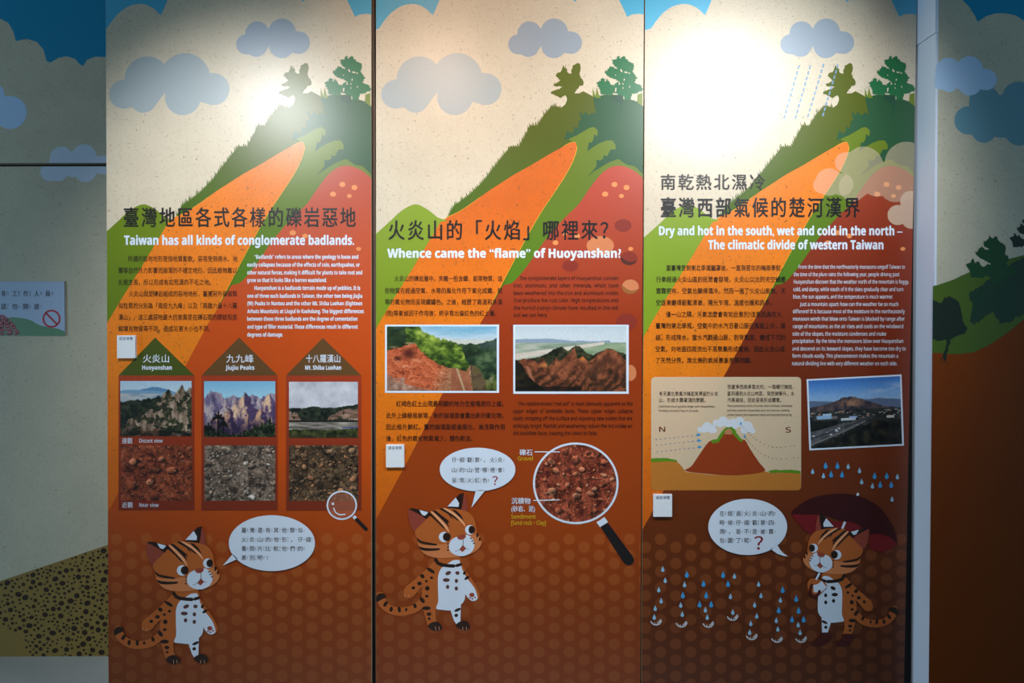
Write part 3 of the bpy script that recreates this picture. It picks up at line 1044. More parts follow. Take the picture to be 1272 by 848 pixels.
def cat(S, f, label, umbrella=False):
    H = lambda pts: [f(p) for p in T(8.48, 460, 600, pts)]
    Bd = lambda pts: [f(p) for p in T(8.48, 460, 690, pts)]
    sm = lambda g, pts, n=4: smooth(g(pts), n)
    root = S.draw('leopard_cat_drawing', [sm(Bd, [(690, 40), (800, 0), (940, 10), (965, 110), (990, 240), (1000, 420), (955, 520), (820, 560), (700, 550), (688, 640), (702, 700), (660, 730), (612, 735), (580, 650), (555, 560), (520, 500), (540, 440), (552, 330), (610, 190)])], FUR, label=label)
    d = lambda n, polys, m: S.draw(n, polys, m, root)
    tailc = smooth([(105, 425), (130, 500), (200, 560), (300, 588), (400, 578), (480, 548), (560, 480)], 5, False)
    d('tail', [stroke(Bd(tailc), [f((0, 0, 1))[2] * 90 / 8.48 * t for t in np.linspace(1, .95, len(tailc))])], FUR)
    d('tail_tip', [sm(Bd, [(66, 486), (64, 425), (100, 396), (140, 400), (165, 436), (120, 460)])], CBLK)
    d('arm', [sm(Bd, [(690, 50), (600, 130), (520, 205), (430, 280), (370, 330), (350, 390), (362, 432), (410, 446), (455, 425), (520, 350), (560, 310), (640, 220), (720, 150)])], FUR)
    if not umbrella:
        d('arm', [sm(Bd, [(950, 80), (1000, 150), (1065, 240), (1115, 320), (1152, 410), (1135, 455), (1085, 440), (1000, 300)])], FUR)
        d('inner_arm', [sm(Bd, [(960, 130), (1012, 228), (1062, 290), (1102, 350), (1130, 440), (1105, 473), (1055, 468), (1000, 395), (990, 250)])], WHITE)
    d('belly', [sm(Bd, [(820, 80), (870, 50), (930, 45), (950, 80), (975, 170), (995, 280), (1000, 420), (985, 480), (950, 520), (920, 560), (840, 576), (760, 570), (693, 555), (715, 480), (712, 330), (715, 210), (750, 130)])], WHITE)
    d('leg', [Bd([(840, 560), (955, 515), (950, 690), (910, 728), (880, 680)])], WHITE)
    sp = [(637, 155, 50, 18, 32), (548, 215, 26, 20, 40), (518, 292, 24, 20, 0), (453, 338, 20, 17, 0), (645, 232, 17, 14, 0), (590, 268, 14, 14, 0), (600, 343, 24, 24, 0), (595, 425, 19, 14, 0), (547, 468, 20, 36, -35), (592, 552, 45, 20, 0), (618, 615, 25, 18, 0), (620, 663, 17, 13, 0), (470, 528, 17, 25, -20), (378, 567, 12, 18, 0), (305, 567, 17, 30, -10), (220, 563, 17, 28, 8), (160, 508, 18, 32, 35), (920, 570, 38, 15, -25), (905, 628, 20, 18, -15)]
    if not umbrella:
        sp += [(992, 182, 15, 22, 30), (1018, 233, 32, 15, -35)]
    d('spots', [Bd(ell(*s, n=16)) for s in sp], CBLK)
    d('chest_spots', [Bd(ell(*s, n=16)) for s in ((820, 183, 32, 20, -25), (918, 182, 23, 20, 10), (800, 256, 37, 20, 0), (907, 265, 18, 22, 0), (814, 328, 18, 22, 0), (906, 345, 18, 22, 0))], CBLK if umbrella else CSPOT)
    d('collar_stripe', [stroke(Bd([(690, 45), (712, 78), (760, 98), (830, 106), (880, 108)]), 36 / 8.48), stroke(Bd([(912, 104), (950, 92)]), 32 / 8.48)], CBLK)
    if umbrella:
        d('boot', [sm(Bd, [(840, 700), (955, 690), (960, 740), (1020, 770), (1060, 800), (1040, 835), (960, 835), (870, 790)], 3)], BOOT)
        d('boot', [sm(Bd, [(575, 715), (695, 705), (710, 760), (760, 785), (775, 820), (740, 842), (670, 835), (600, 790)], 3)], BOOT)
    else:
        d('paw', [sm(Bd, [(608, 745), (640, 706), (700, 694), (745, 728), (756, 765), (720, 787), (660, 783)])], CBLK)
        d('paw', [sm(Bd, [(898, 735), (940, 695), (1000, 684), (1040, 713), (1047, 760), (1010, 784), (960, 776)])], CBLK)
        d('claws', [stroke(Bd([(x, 748), (x + 4, 780)]), .5) for x in (685, 722, 972, 1010)] + [stroke(Bd([(x, 410), (x - 6, 435)]), .45) for x in (368, 404)], PALE)
        d('paw_pad', [Bd(ell(1070, 412, 27, 22)), Bd(ell(1050, 443, 9)), Bd(ell(1075, 454, 9)), Bd(ell(1103, 438, 9))], NOSE)
    # head
    d('ear', [sm(H, [(395, 285), (425, 282), (585, 375), (560, 440), (480, 506), (440, 480), (410, 400)], 3)], EAR)
    d('ear', [H([(985, 110), (1008, 150), (1020, 210), (1027, 300), (960, 300), (965, 180)])], EAR)
    d('ear_rim', [H([(985, 100), (940, 114), (905, 148), (850, 210), (805, 265), (860, 280), (955, 285), (975, 200)]), H([(403, 272), (440, 262), (520, 278), (612, 300), (645, 320), (605, 384), (560, 350), (480, 308)])], CBLK)
    d('head', [sm(H, [(470, 508), (488, 570), (500, 630), (530, 700), (580, 750), (660, 780), (780, 790), (900, 776), (1000, 762), (1080, 735), (1140, 690), (1172, 640), (1170, 600), (1140, 555), (1120, 500), (1110, 430), (1085, 360), (1040, 310), (960, 280), (860, 266), (760, 262), (670, 285), (610, 360), (540, 430)])], FUR)
    d('cheek', [sm(H, [(502, 630), (560, 652), (740, 645), (830, 625), (1000, 565), (1110, 540), (1148, 562), (1168, 610), (1163, 650), (1120, 705), (1000, 760), (780, 787), (640, 772), (560, 732), (518, 670)])], FURL)
    d('ear_patch', [H([(900, 150), (935, 210), (930, 248), (812, 245)]), H([(515, 280), (610, 305), (578, 342), (545, 332)])], WHITE)
    d('forehead_stripes', [H(q) for q in ([(600, 340), (640, 318), (700, 380), (760, 440), (795, 485), (770, 475), (700, 405), (640, 350)], [(650, 292), (690, 288), (760, 345), (820, 390), (842, 422), (812, 408), (836, 468), (800, 428), (740, 368)], [(718, 266), (760, 264), (850, 312), (940, 395), (915, 390), (850, 342), (790, 308)], [(818, 318), (850, 345), (876, 382), (845, 358)], [(858, 276), (900, 284), (950, 330), (990, 400), (950, 365), (900, 320)])], CBLK)
    d('pale_stripes', [sm(H, q, 3) for q in ([(635, 302), (660, 300), (720, 355), (790, 430), (825, 490), (832, 522), (798, 482), (740, 412), (680, 348)], [(765, 264), (800, 266), (880, 308), (950, 368), (990, 420), (1000, 456), (970, 422), (900, 354), (840, 312)])], PALE)
    d('cheek_stripes', [sm(H, q, 3) for q in ([(490, 575), (540, 608), (620, 625), (700, 640), (690, 655), (600, 647), (515, 622)], [(513, 665), (560, 678), (650, 685), (732, 685), (715, 706), (600, 713), (540, 702)])] + [H(ell(1128, 548, 11, 24, 8)), H(ell(1153, 590, 10, 20, 0))], CBLK)
    for (x, y, r), (bx, by, rx, ry) in (((778, 566, 56), (805, 565, 41, 45)), ((1050, 491, 52), (1068, 490, 34, 42))):
        d('eye', [H(ell(x, y, r, r * .98))], WHITE)
        d('pupil', [H(ell(bx, by, rx, ry))], CBLK)
    d('muzzle', [sm(H, [(900, 568), (945, 556), (1010, 543), (1055, 562), (1090, 610), (1096, 670), (1060, 730), (980, 766), (900, 756), (842, 716), (828, 660), (850, 600)])], WHITE)
    d('nose', [sm(H, [(915, 560), (960, 540), (1003, 545), (1000, 575), (968, 594), (930, 590)], 3)], NOSE)
    d('mouth', [H([(975, 648), (1008, 690), (970, 724), (940, 700)])], NOSE)
    d('whisker_marks', [stroke(H([(977, 594), (977, 655)]), .7)] + [stroke(H(q), .45) for q in ([(895, 716), (930, 706), (972, 660)], [(982, 660), (1005, 685), (1036, 692)])] + [H(ell(x, y, 12, 7, -25, 10)) for x, y in ((818, 637), (820, 670), (818, 703), (1060, 580), (1075, 608), (1090, 632))], CBLK)
    return root


# ------------------------------------------------------------------ landscape printed on every board
BOT, TOP = 884, -125
QUADS = [[(131, TOP), (461.3, TOP), (461.3, BOT), (135, BOT)],
         [(467.2, TOP), (800.6, TOP), (795.0, BOT), (467.2, BOT)],
         [(802.2, TOP), (1141.5, TOP), (1122.3, BOT), (796.8, BOT)]]
NAMES = ['tall printed exhibit panel with three triangle-topped photo columns and a small magnifying glass',
         'tall printed exhibit panel on the Huoyanshan flame with large magnifying glass of red gravel',
         'tall printed exhibit panel on the climatic divide with a cat under a red umbrella']
CAT_N = 'exhibit panel'


def base_art(i):
    dx = (i - 1) * 338.0
    q = QUADS[i]
    # boards reach the floor and the top of the partition
    qq = [(q[0][0], TOP), (q[1][0], TOP), q[2], q[3]]
    lo = [P(x, y, 0) for x, y in qq]
    root = thing('exhibit_panel', ((lo[2].x + lo[3].x) / 2, 0, 0), NAMES[i], CAT_N, 'printed exhibit panels')
    S = Sheet(0.0, qq, root)
    pts = [(lo[0].x, zt), (lo[1].x, zt), (lo[2].x, 0.0), (lo[3].x, 0.0)]
    V = [(x, 0.0, z) for x, z in pts] + [(x, 0.018, z) for x, z in pts]
    F = [(0, 3, 2, 1), (4, 5, 6, 7), (0, 1, 5, 4), (1, 2, 6, 5), (2, 3, 7, 6), (3, 0, 4, 7)]
    link('board', V, F, CREAM, root)
    D = lambda pts: sh(pts, dx)
    blues = [[(440, -200), (552, -200), (546, 0), (541, 12), (537.5, 19)] + smooth([(537.5, 19), (528, 10), (515, 5), (500, 7), (487, 15), (478, 25), (471, 35)], 4, False) + [(466, 37), (440, 37)],
             [(764, -200), (769, 0), (774, 10), (779, 21), (785, 18), (793, 17), (806, 19), (830, 40), (830, -200)],
             [(700, -200), (710, -4), (714, 2.5), (719, -3), (730, -200)]]
    for b in blues:
        S.draw('sky', [D(b)], BLUE, k=2)
    S.k = 2
    S.draw('cloud', [cloud(D([(491.6, 117, 18), (520.8, 98, 28), (567.9, 97, 31), (603, 110.7, 20), (516, 123, 17), (565, 121, 22)]) if False else [(x + dx, y, r) for x, y, r in [(491.6, 117, 18), (520.8, 98, 28), (567.9, 97, 31), (603, 110.7, 20), (516, 123, 17), (565, 121, 22)]])], CLOUD)
    S.draw('cloud', [cloud([(x + dx, y, r) for x, y, r in [(643.8, 55, 12.5), (657.7, 41.5, 15), (688.4, 40, 17), (709, 53, 14), (656.4, 56.6, 14), (688, 56.6, 15.6)]])], CLOUDB)
    c6 = lambda p: T(5.076, 560, 130, p)
    c5 = lambda p: T(9.746, 680, 60, p)
    ridge = [(555, 273)] + c6([(20, 640), (60, 612), (128, 560), (200, 490), (250, 425), (325, 330), (375, 268), (432, 265), (470, 195), (500, 135), (545, 135), (592, 62), (640, 10)]) + c5([(70, 705), (165, 720)])
    rest = c5([(215, 680), (232, 640), (300, 640), (335, 545), (385, 545), (435, 518), (550, 580), (800, 585), (1160, 700)]) + [(830, 140), (830, 420), (555, 420)]
    S.draw('olive_hill', [D(grass(ridge, 2.3, 2.0, 7.0, 40 + i) + rest)], OLIVE)
    tree = c5([(225, 680), (235, 590), (215, 565), (160, 605), (120, 580), (40, 545), (60, 515), (140, 490), (185, 465), (80, 455), (75, 430), (140, 405), (155, 385), (100, 335), (110, 300), (165, 280), (190, 205), (215, 240), (225, 230), (250, 300), (285, 305), (305, 215), (355, 180), (385, 180), (405, 225), (390, 300), (400, 350), (435, 390), (435, 440), (390, 455), (335, 530), (335, 660)])
    S.draw('broadleaf_tree', [D(jag(tree, 1.1, .55, 12))], OLIVE)
    stripe = [(626, 353)] + [(652, 297)] + c6([(560, 690), (640, 570), (700, 480), (750, 390), (785, 310), (793, 262), (780, 240), (740, 215), (800, 190), (860, 150), (900, 140), (922, 155), (930, 185), (1000, 130), (1240, 130), (1240, 900), (560, 900)]) + [(640, 365)]
    S.draw('green_slope', [D(stripe)], STRIPE)
    dark = c5([(552, 590), (575, 583), (700, 562), (910, 562), (1000, 618), (1090, 640), (1170, 710)]) + c6([(1400, 60), (1400, 460), (1215, 440), (1160, 388), (1110, 378), (1055, 342), (1000, 362), (960, 385), (900, 422), (858, 457), (905, 405), (920, 385), (918, 345), (940, 352), (962, 340), (962, 318), (985, 325), (1008, 282), (1038, 282), (1040, 255), (1020, 225), (985, 225), (940, 242), (900, 265), (860, 294), (872, 235), (888, 240), (900, 215), (904, 185), (922, 200), (928, 165), (905, 140), (880, 143), (800, 190), (740, 217), (714, 224), (735, 160), (752, 182), (775, 172), (778, 138), (800, 150), (806, 105), (825, 95), (808, 38), (838, 66), (850, 40), (870, 70), (895, 48), (918, 62)])
    S.draw('forest_slope', [D(dark)], DARKG)
    S.draw('pine_tree', [D(jag(c5(PINE_PTS), .75, 1.0, 21))], PINE)
    S.draw('tree_gap', [D(q) for q in (c5([(1056, 560), (1082, 560), (1084, 640), (1060, 640)]), c5([(820, 480), (838, 476), (832, 520), (818, 530)]), c5(ell(950, 290, 22, 9, 10, 9)), c5(ell(990, 300, 12, 8, 0, 8)), c5(ell(915, 430, 5, 14, 0, 8)), c5(ell(930, 380, 7, 16, 15, 8)), c5(ell(915, 480, 5, 12, 0, 8)), c5(ell(925, 600, 5, 24, 0, 8)), c5(ell(870, 430, 9, 14, 20, 8)), c5(ell(895, 270, 10, 22, -30, 8)), c5(ell(995, 465, 5, 14, 10, 8)), c5(ell(825, 325, 7, 7, 0, 7)))], CREAM)
    S.draw('grass_tuft', [D(c5([(548, 600), (550, 478), (575, 560), (584, 575)])), D(c5([(580, 600), (596, 470), (622, 560), (650, 600)])), D(c5([(1090, 560), (1150, 540), (1150, 700), (1085, 650)]))], STRIPE)
    S.draw('tree_trunk', [D(c5([(770, 585), (900, 565), (925, 620), (905, 700), (872, 822), (854, 818), (885, 700), (890, 660), (820, 655)]))], PINED)
    edge_up = [(557, 269)] + c6([(0, 700), (60, 670), (150, 610), (230, 550), (300, 505), (400, 440), (500, 385), (600, 325), (700, 268), (755, 240)])
    edge_dn = c6([(780, 236), (793, 252), (790, 290), (770, 350), (740, 412), (700, 480), (640, 570), (560, 690)]) + [(652.6, 297), (630, 339.6), (610, 378)]
    cliff = smooth(edge_up, 3, False) + smooth(edge_dn, 3, False) + [(549, 490), (440, 700), (440, 440), (471, 401), (486, 376), (511, 336), (534, 298), (547, 276)]
    S.draw('cliff_rim', [D([(x + (.9 if y > 182 and x > 600 else .0), y - .5) for x, y in cliff])], YELLOW)
    S.draw('orange_cliff', [D(cliff)], ORANGE2 if i == 1 else ORANGE)
    near = [(440, 312), (467, 290.5)] + smooth([(467, 290.5), (483, 276), (499, 261.5), (516, 253.6), (531, 260), (544, 270), (556, 273.5)], 4, False) + [(547, 276), (534, 298), (511, 336), (486, 376), (471, 401), (455, 430), (440, 450)]
    S.draw('near_hill', [D(near)], NEARHS[i])
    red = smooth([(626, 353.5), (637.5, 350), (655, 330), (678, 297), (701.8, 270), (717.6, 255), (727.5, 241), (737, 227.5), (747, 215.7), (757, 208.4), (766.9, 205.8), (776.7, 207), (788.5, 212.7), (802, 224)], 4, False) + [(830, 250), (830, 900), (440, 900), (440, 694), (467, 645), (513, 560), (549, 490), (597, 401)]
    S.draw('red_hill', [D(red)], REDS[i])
    pats = []
    for c in range(-2, 20):
        for r in range(-1, 12):
            x, y = 463.9 + c * 18.7, 673.5 + r * 20.0 + (10 if c % 2 == 0 else 0) - 4
            if y > 668 and x + dx > q[0][0] - 8 and x + dx < q[1][0] + 8:
                pats.append(ell(x + dx, y, 7.1, 7.1, 0, 20))
    S.draw('dot_pattern', pats, DOTS[i])
    pb = [(763.3, 229, 3.7, 3.2), (778.3, 232.8, 3.7, 3.2), (751.7, 241, 3.9, 3.2), (772, 243.3, 3, 2.5), (690, 301.4, 3.5, 3), (701.7, 289, 4, 3.2), (717, 293, 3.4, 3), (783.5, 309, 3.1, 2.4)]
    for x, y, a, b in pb:
        S.draw('pebble', [ell(x + dx, y, a, b)], PEB, k=S.k + 1)
    S.k += 1
    return root, S


def bubble(S, cx, cy, rx, ry, tail, rows, x0, pitch, size, q=None):
    b = S.draw('speech_bubble', [ell(cx, cy, rx, ry, 0, 64), tail], WHITE)
    text(S, 'speech_text', bubble_text(rows, x0, pitch, size), INK, b)
    if q:
        text(S, 'question_mark', [('？', q[0], q[1], 'box', q[2], q[3], 0.01)], REDTXT, b)
    return b


def plate(name, x0, y0, x1, y1, label):
    yb, yf = -0.0046, -0.0105
    a, b = P(x0, y0, yf), P(x1, y1, yf)
    r = thing(name, ((a.x + b.x) / 2, 0, b.z), label, 'label plate', 'white audio guide plates')
    box('plate', a.x, b.x, yf, -0.0002, b.z, a.z, PAPER, r, bevel=0.0008)
    s = Sheet(yf, [(x0, y0), (x1, y0), (x1, y1), (x0, y1)], r)
    text(s, 'lettering', [('語音導覽', x0 + 3, x1 - 3, 'cjk', y0 + 4.0, 4.0, 0.01)], mat('blue_grey_ink', (84, 96, 128), 0))
    return r


# ================================================================== board 1
root, S = base_art(0)
text(S, 'headline', [('臺灣地區各式各樣的礫岩惡地', 152.8, 441.5, 'head', 257.5, 282, 0.02)], INK)
text(S, 'subtitle', [('Taiwan has all kinds of conglomerate badlands.', 154, 440, 'cap', 303.9, 11.6, 0.025)], WHITE)
text(S, 'chinese_text', column([
    ('所謂的惡地地形是指地質鬆軟，容易受到雨水、地', 159, 295, 321.4), ('震等自然外力影響而崩落的不穩定地形，因此植物難以', 147, 294.5, 335.8),
    ('扎根生長，所以形成有如荒漠的不毛之地。', 147, 262, 350.5), ('火炎山就是礫岩組成的惡地地形，臺灣另外兩個類', 160, 294.5, 364.8),
    ('似性質的分別為「南投九九峰」以及「高雄六龜十八羅', 147, 294.5, 379.6), ('漢山」，這三處惡地最大的差異是在礫石間的膠結程度', 147, 294.5, 393.9),
    ('和填充物質等不同，造成災害大小也不同。', 147, 261, 408.2)], 0.0095, 7.4), INKB)
text(S, 'english_text', latin([
    ('“Badlands” refers to areas where the geology is loose and', 316, 445, 319), ('easily collapses because of the effects of rain, earthquakes, or', 307, 447, 328.8),
    ('other natural forces, making it difficult for plants to take root and', 307, 450, 338.5), ('grow so that it looks like a barren wasteland.', 307, 405.9, 348),
    ('Huoyanshan is a badlands terrain made up of pebbles. It is', 316, 447.4, 357.7), ('one of three such badlands in Taiwan, the other two being Jiujiu', 307, 450, 367.5),
    ('(99) Peaks in Nantou and the other Mt. Shiba Luohan (Eighteen', 307, 450, 376.8), ('Arhats Mountain) at Liugui in Kaohsiung. The biggest differences', 307, 452, 386.6),
    ('between these three badlands are the degree of cementation', 307, 444, 396), ('and type of filler material. These differences result in different', 307, 444.4, 405.8),
    ('degrees of damage.', 307, 351.5, 415.6)], 0.0201, 5.0), WHITE)
CARD = mat('red_card_print', None, .1, ramp=[(466, (178, 66, 34)), (560, (150, 56, 30)), (634, (132, 50, 28))], alpha=.82)
TRIO = mat('olive_triangle_print', (74, 84, 20), .1)
TRIB = mat('brown_triangle_print', (104, 72, 36), .1)
cards = [((192.7, 419), 147.2, 241.5, (149.4, 473, 238, 541.6), (150, 552.7, 238.6, 621.4), TRIO, '火炎山', (177.5, 210), 'Huoyanshan', (176.5, 213.5), pic_valley),
         ((296.9, 419), 250.2, 344.8, (253.5, 473.3, 342, 542.5), (254, 553, 342, 621.6), TRIB, '九九峰', (281, 315), 'Jiujiu Peaks', (280, 316), pic_peaks),
         ((401, 419.4), 355.3, 448.8, (358.9, 474, 444.6, 543.8), (359, 553, 445, 622), TRIB, '十八羅漢山', (380, 422.5), 'Mt. Shiba Luohan', (379, 424), pic_river)]
soils = [soil(118, 92, 201, [(84, 36, 22), (132, 62, 38), (160, 84, 54)], [(166, 92, 62), (184, 112, 80), (140, 66, 42)], 70, .7, .062),
         soil(118, 92, 221, [(62, 52, 44), (118, 100, 86), (150, 132, 116)], [(196, 184, 172), (150, 132, 116), (120, 100, 84), (176, 150, 126)], 90, .62, .055),
         soil(118, 92, 241, [(38, 30, 22), (86, 66, 46), (124, 98, 70)], [(176, 122, 84), (146, 112, 84), (112, 88, 64), (84, 66, 50)], 150, .68, .05)]
for n_, (ap, x0, x1, f1, f2, tm, zh, zx, en, ex, fn) in enumerate(cards):
    kk = S.k + 1
    card = S.draw('photo_column', [[(x0, 466.3), (x1, 466.3), (x1, 633.8), (x0, 633.8)]], CARD, k=kk)
    S.k = kk + (0 if n_ < 2 else 0)
    S.draw('triangle_header', [[ap, (x1, 466.2), (x0, 466.2)]], tm, card)
    text(S, 'chinese_name', [(zh, zx[0], zx[1], 'box', 440, 450.3, 0.01)], WHITE, card)
    text(S, 'english_name', [(en, ex[0], ex[1], 'cap', 459, 5.4, 0.02)], WHITE, card)
    for (a, b, c, d_), pc in ((f1, fn(118, 92)), (f2, soils[n_])):
        photo(S, 'photograph', [(a, b), (c, b), (c, d_), (a, d_)], pc, card)
    if n_ == 0:
        text(S, 'caption', [('遠觀', 151.5, 164.5, 'cjk', 547.3, 7, 0.008), ('Distant view', 173, 202, 'cap', 549.6, 4.8, 0.008),
                            ('近觀', 151.5, 164.8, 'cjk', 627, 7, 0.008), ('Near view', 173, 197, 'cap', 629.4, 4.8, 0.008)], WHITE, card)
mg = S.draw('magnifying_glass_drawing', ring(424.6, 627.3, 18.9, 18.2, 2.0), WHITE)
S.draw('lens', [ell(424.6, 627.3, 17, 16.3)], mat('lens_tint_print', (214, 130, 100), 0, alpha=.35), mg)
S.draw('glint', [stroke([(414.5, 631), (417, 636.5), (422, 639.2), (428.5, 638.6)], 1.5), ell(413.5, 625.5, 1.7)], WHITE, mg)
S.draw('collar', [[(437.8, 642.5), (440.8, 639.6), (443.5, 642.6), (440.5, 645.4)]], WHITE, mg)
S.draw('handle', [stroke([(443, 645), (454.8, 657)], 4.2)], BLACK, mg)
cat(S, lambda p: (p[0] - 325.5, p[1] + 41.5) if len(p) == 2 else (0, 0, 1), 'leopard cat looking at the oval speech bubble beneath the photo columns')
bubble(S, 337.7, 674.4, 53.6, 34.7, T(10.6, 275, 635, [(150, 560), (20, 712), (215, 625)]),
       [('臺灣還有其他類似', 658.4), ('火炎山的地形，仔細', 670), ('看照片比較他們的', 681.2), ('差別吧!', 692.4)], 300, 10.0, 6.4)

# ================================================================== board 2
root, S = base_art(1)
kk = S.k + 1
for x, y, a, b, m in ((745.7, 305, 17, 12, PEBT), (774, 280, 10.5, 8, PEBD), (708.5, 330, 10, 7.5, PEBD), (778, 400, 13, 11, PEBD), (783, 463, 7.5, 10, PEBT), (640, 408, 6, 6, PEBD)):
    S.draw('pebble', [ell(x, y, a, b)], m, k=kk)
for x, y, a, b, m, m2 in ((781.5, 320.8, 10.5, 8.4, PEBD, PEBDS), (783, 356, 10.5, 9, PEBT, PEBTS)):
    o = S.draw('pebble', [ell(x, y, a, b)], m, k=kk)
    und = [(x + a * math.cos(t), y + b * math.sin(t)) for t in np.linspace(math.radians(15), math.radians(195), 16)] + [(x - a * .45, y + b * .28), (x, y + b * .52), (x + a * .5, y + b * .5)]
    S.draw('underside', [und], m2, o, k=kk + 1)
S.k = kk + 1
text(S, 'headline', [('火炎山的「火焰」哪裡來？', 481.7, 766, 'head', 273.5, 298, 0.02)], INK)
text(S, 'subtitle', [('Whence came the “flame” of Huoyanshan?', 481, 771.5, 'cap', 319.9, 11.2, 0.025)], WHITE)
text(S, 'chinese_text', column([
    ('火炎山的礫岩層中，夾雜一些含鐵、鋁等物質，這', 490, 624, 346), ('些物質在經過空氣、水等的風化作用下氧化成鐵、鋁', 478, 624, 361),
    ('等的氧化物而呈現鐵鏽色。之後，經歷了高溫和多濕', 478, 624, 375), ('(雨)等氣候因子作用後，終孕育出偏紅色的紅土層。', 478.8, 616.5, 389)], 0.0095, 7.2), INKB)
text(S, 'english_text', latin([
    ('The conglomerate layers of Huoyanshan contain', 645, 768, 345.6), ('iron,  aluminum,  and  other  minerals,  which  have', 638, 768, 354.6),
    ('been weathered into the iron and aluminum oxides', 638, 768, 364), ('that produce the rust color. High temperatures and', 638, 768, 373),
    ('the humid (rainy) climate have resulted in the red', 638, 767.5, 382.4), ('soil we see here.', 638, 680.4, 391.4)], 0.012, 4.9), INKB)
text(S, 'chinese_text', column([
    ('紅褐色紅土出現最明顯的地方在崩塌面的上緣。', 492, 625.6, 501.4), ('此外上緣極易崩塌，新的崩塌面會露出新的氧化物，', 479.7, 625.6, 516),
    ('因此格外鮮紅。舊的崩塌面經過風化、淋洗等作用', 479.7, 627, 530.2), ('後，紅色的氧化物質減少，顏色較淡。', 479.7, 587, 544.5)], 0.0095, 7.2), INKB)
text(S, 'english_text', latin([
    ('The reddish-brown “red soil” is most obviously apparent on the', 643.5, 786, 501.4), ('upper  edges  of  landslide  faces.  These  upper  edges  collapse', 637.3, 786, 510.5),
    ('easily, stripping off the surface and exposing new oxides that are', 637.3, 785.5, 519.6), ('strikingly bright. Rainfall and weathering reduce the red oxides on', 637.3, 785, 529),
    ('old landslide faces, causing the colors to fade.', 637.3, 742, 538)], 0.012, 4.9), INKB)
for (a, b, c, d_), (e, f_, g, h), fn in (((478.2, 403, 620, 487.8), (480.7, 405.3, 617, 485.3), pic_landslide), ((637.5, 403.2, 781, 489), (640, 404.7, 777.9, 486), pic_badland)):
    fr = S.draw('photograph', [[(a, b), (c, b), (c, d_), (a, d_)]], WHITE)
    photo(S, 'picture', [(e, f_), (g, f_), (g, h), (e, h)], fn(182, 108), fr)
mg = S.draw('magnifying_glass_drawing', ring(715.2, 600.1, 53.2, 50.7, 2.6, 80), WHITE)
photo(S, 'lens', [(663.6, 551), (766.8, 551), (766.8, 649.2), (663.6, 649.2)],
      soil(138, 132, 261, [(88, 34, 22), (142, 64, 42), (168, 86, 60)], [(176, 92, 62), (196, 118, 84), (150, 72, 48), (206, 140, 104)], 110, .72, .052), mg, disc=True)
S.draw('rim', ring(715.2, 600.1, 53.2, 50.7, 2.6, 80), WHITE, mg)
M_ = lambda p: T(4.988, 635, 540, p)
S.draw('collar', [M_([(528, 541), (578, 508), (600, 540), (550, 571)])], WHITE, mg)
S.draw('handle', [M_([(554, 570), (598, 543), (752, 752)]) + M_(ell(726, 774, 34, 34, 0, 20))[19:] + M_([(760, 785), (745, 803), (722, 808), (700, 795), (690, 780)])], BLACK, mg)
S.draw('leader_line', [stroke([(664, 561), (695, 561)], 1.1, False)], WHITE, mg)
S.draw('leader_line', [stroke([(662.5, 621.4), (695, 620.6)], 1.1, False)], WHITE, mg)
text(S, 'caption', [('礫石', 645.3, 661.5, 'cjk', 561.8, 7.6, 0.012), ('沉積物', 635.2, 659, 'cjk', 622, 7.8, 0.012), ('(砂岩、泥)', 635.2, 664.5, 'cjk', 631.7, 7.4, 0.012)], WHITE)
text(S, 'caption', [('Gravel', 643, 662, 'cap', 571.8, 5.2, 0.01), ('Sendiment', 635, 665.5, 'cap', 644, 5.2, 0.01), ('[Sand rock・Clay]', 635, 678, 'cap', 651.6, 5.2, 0.01)], YTXT)
cat(S, lambda p: (p[0], p[1]) if len(p) == 2 else (0, 0, 1), 'leopard cat asking a question beside the large magnifying glass')
bubble(S, 593.2, 582.9, 47.1, 27.1, [(591.4, 608), (585.6, 630.2), (603.4, 608)],
       [('仔細觀察，火炎', 571), ('山的山壁哪裡會', 583.6), ('呈現火紅色', 596.4)], 561.3, 9.5, 6.2, (611.4, 618.4, 591, 602.2))

# ================================================================== board 3
root, S = base_art(2)
FOG = mat('fog_print', (250, 226, 190), 0, alpha=.28)
FOG2 = mat('pale_fog_print', (246, 218, 190), 0, alpha=.55)
S.draw('fog_cloud', [cloud([(1030, 226, 17), (1046, 229, 14), (1020, 230, 10)])], FOG)
S.draw('fog_cloud', [cloud([(1073, 206, 24), (1060, 232, 18), (1090, 222, 22), (1126, 203, 27), (1112, 232, 19), (1050, 202, 13), (1136, 230, 20)])], FOG)
S.draw('fog_cloud', [cloud([(1131, 250, 13), (1115, 267, 12.5), (1132, 272, 12)])], FOG2)
STK = mat('rain_streak_print', (140, 180, 214), 0, alpha=.65)
for (a, b, c, d_) in ((992.5, 82, 974, 147), (1006.5, 82, 988, 147), (1023, 80, 1003.5, 145), (1040.7, 81, 1022, 144)):
    ds = []
    for j in range(10):
        t = j / 9.5
        x, y = a + (c - a) * t, b + (d_ - b) * t
        ds.append(stroke([(x, y), (x - .8, y + 3.0)], 2.1))
    S.draw('rain_streak', ds, STK, k=S.k + (1 if a < 995 else 0))
S.k += 1
text(S, 'headline', [('南乾熱北濕冷', 820, 950, 'head', 216.2, 235.7, 0.014)], INK)
text(S, 'headline', [('臺灣西部氣候的楚河漢界', 820, 1067.8, 'head', 245.2, 269.8, 0.02)], INK)
text(S, 'subtitle', [('Dry and hot in the south, wet and cold in the north –', 818.5, 1121, 'cap', 292, 11.2, 0.025), ('The climatic divide of western Taiwan', 879.5, 1097.5, 'cap', 309.4, 11.2, 0.025)], WHITE)
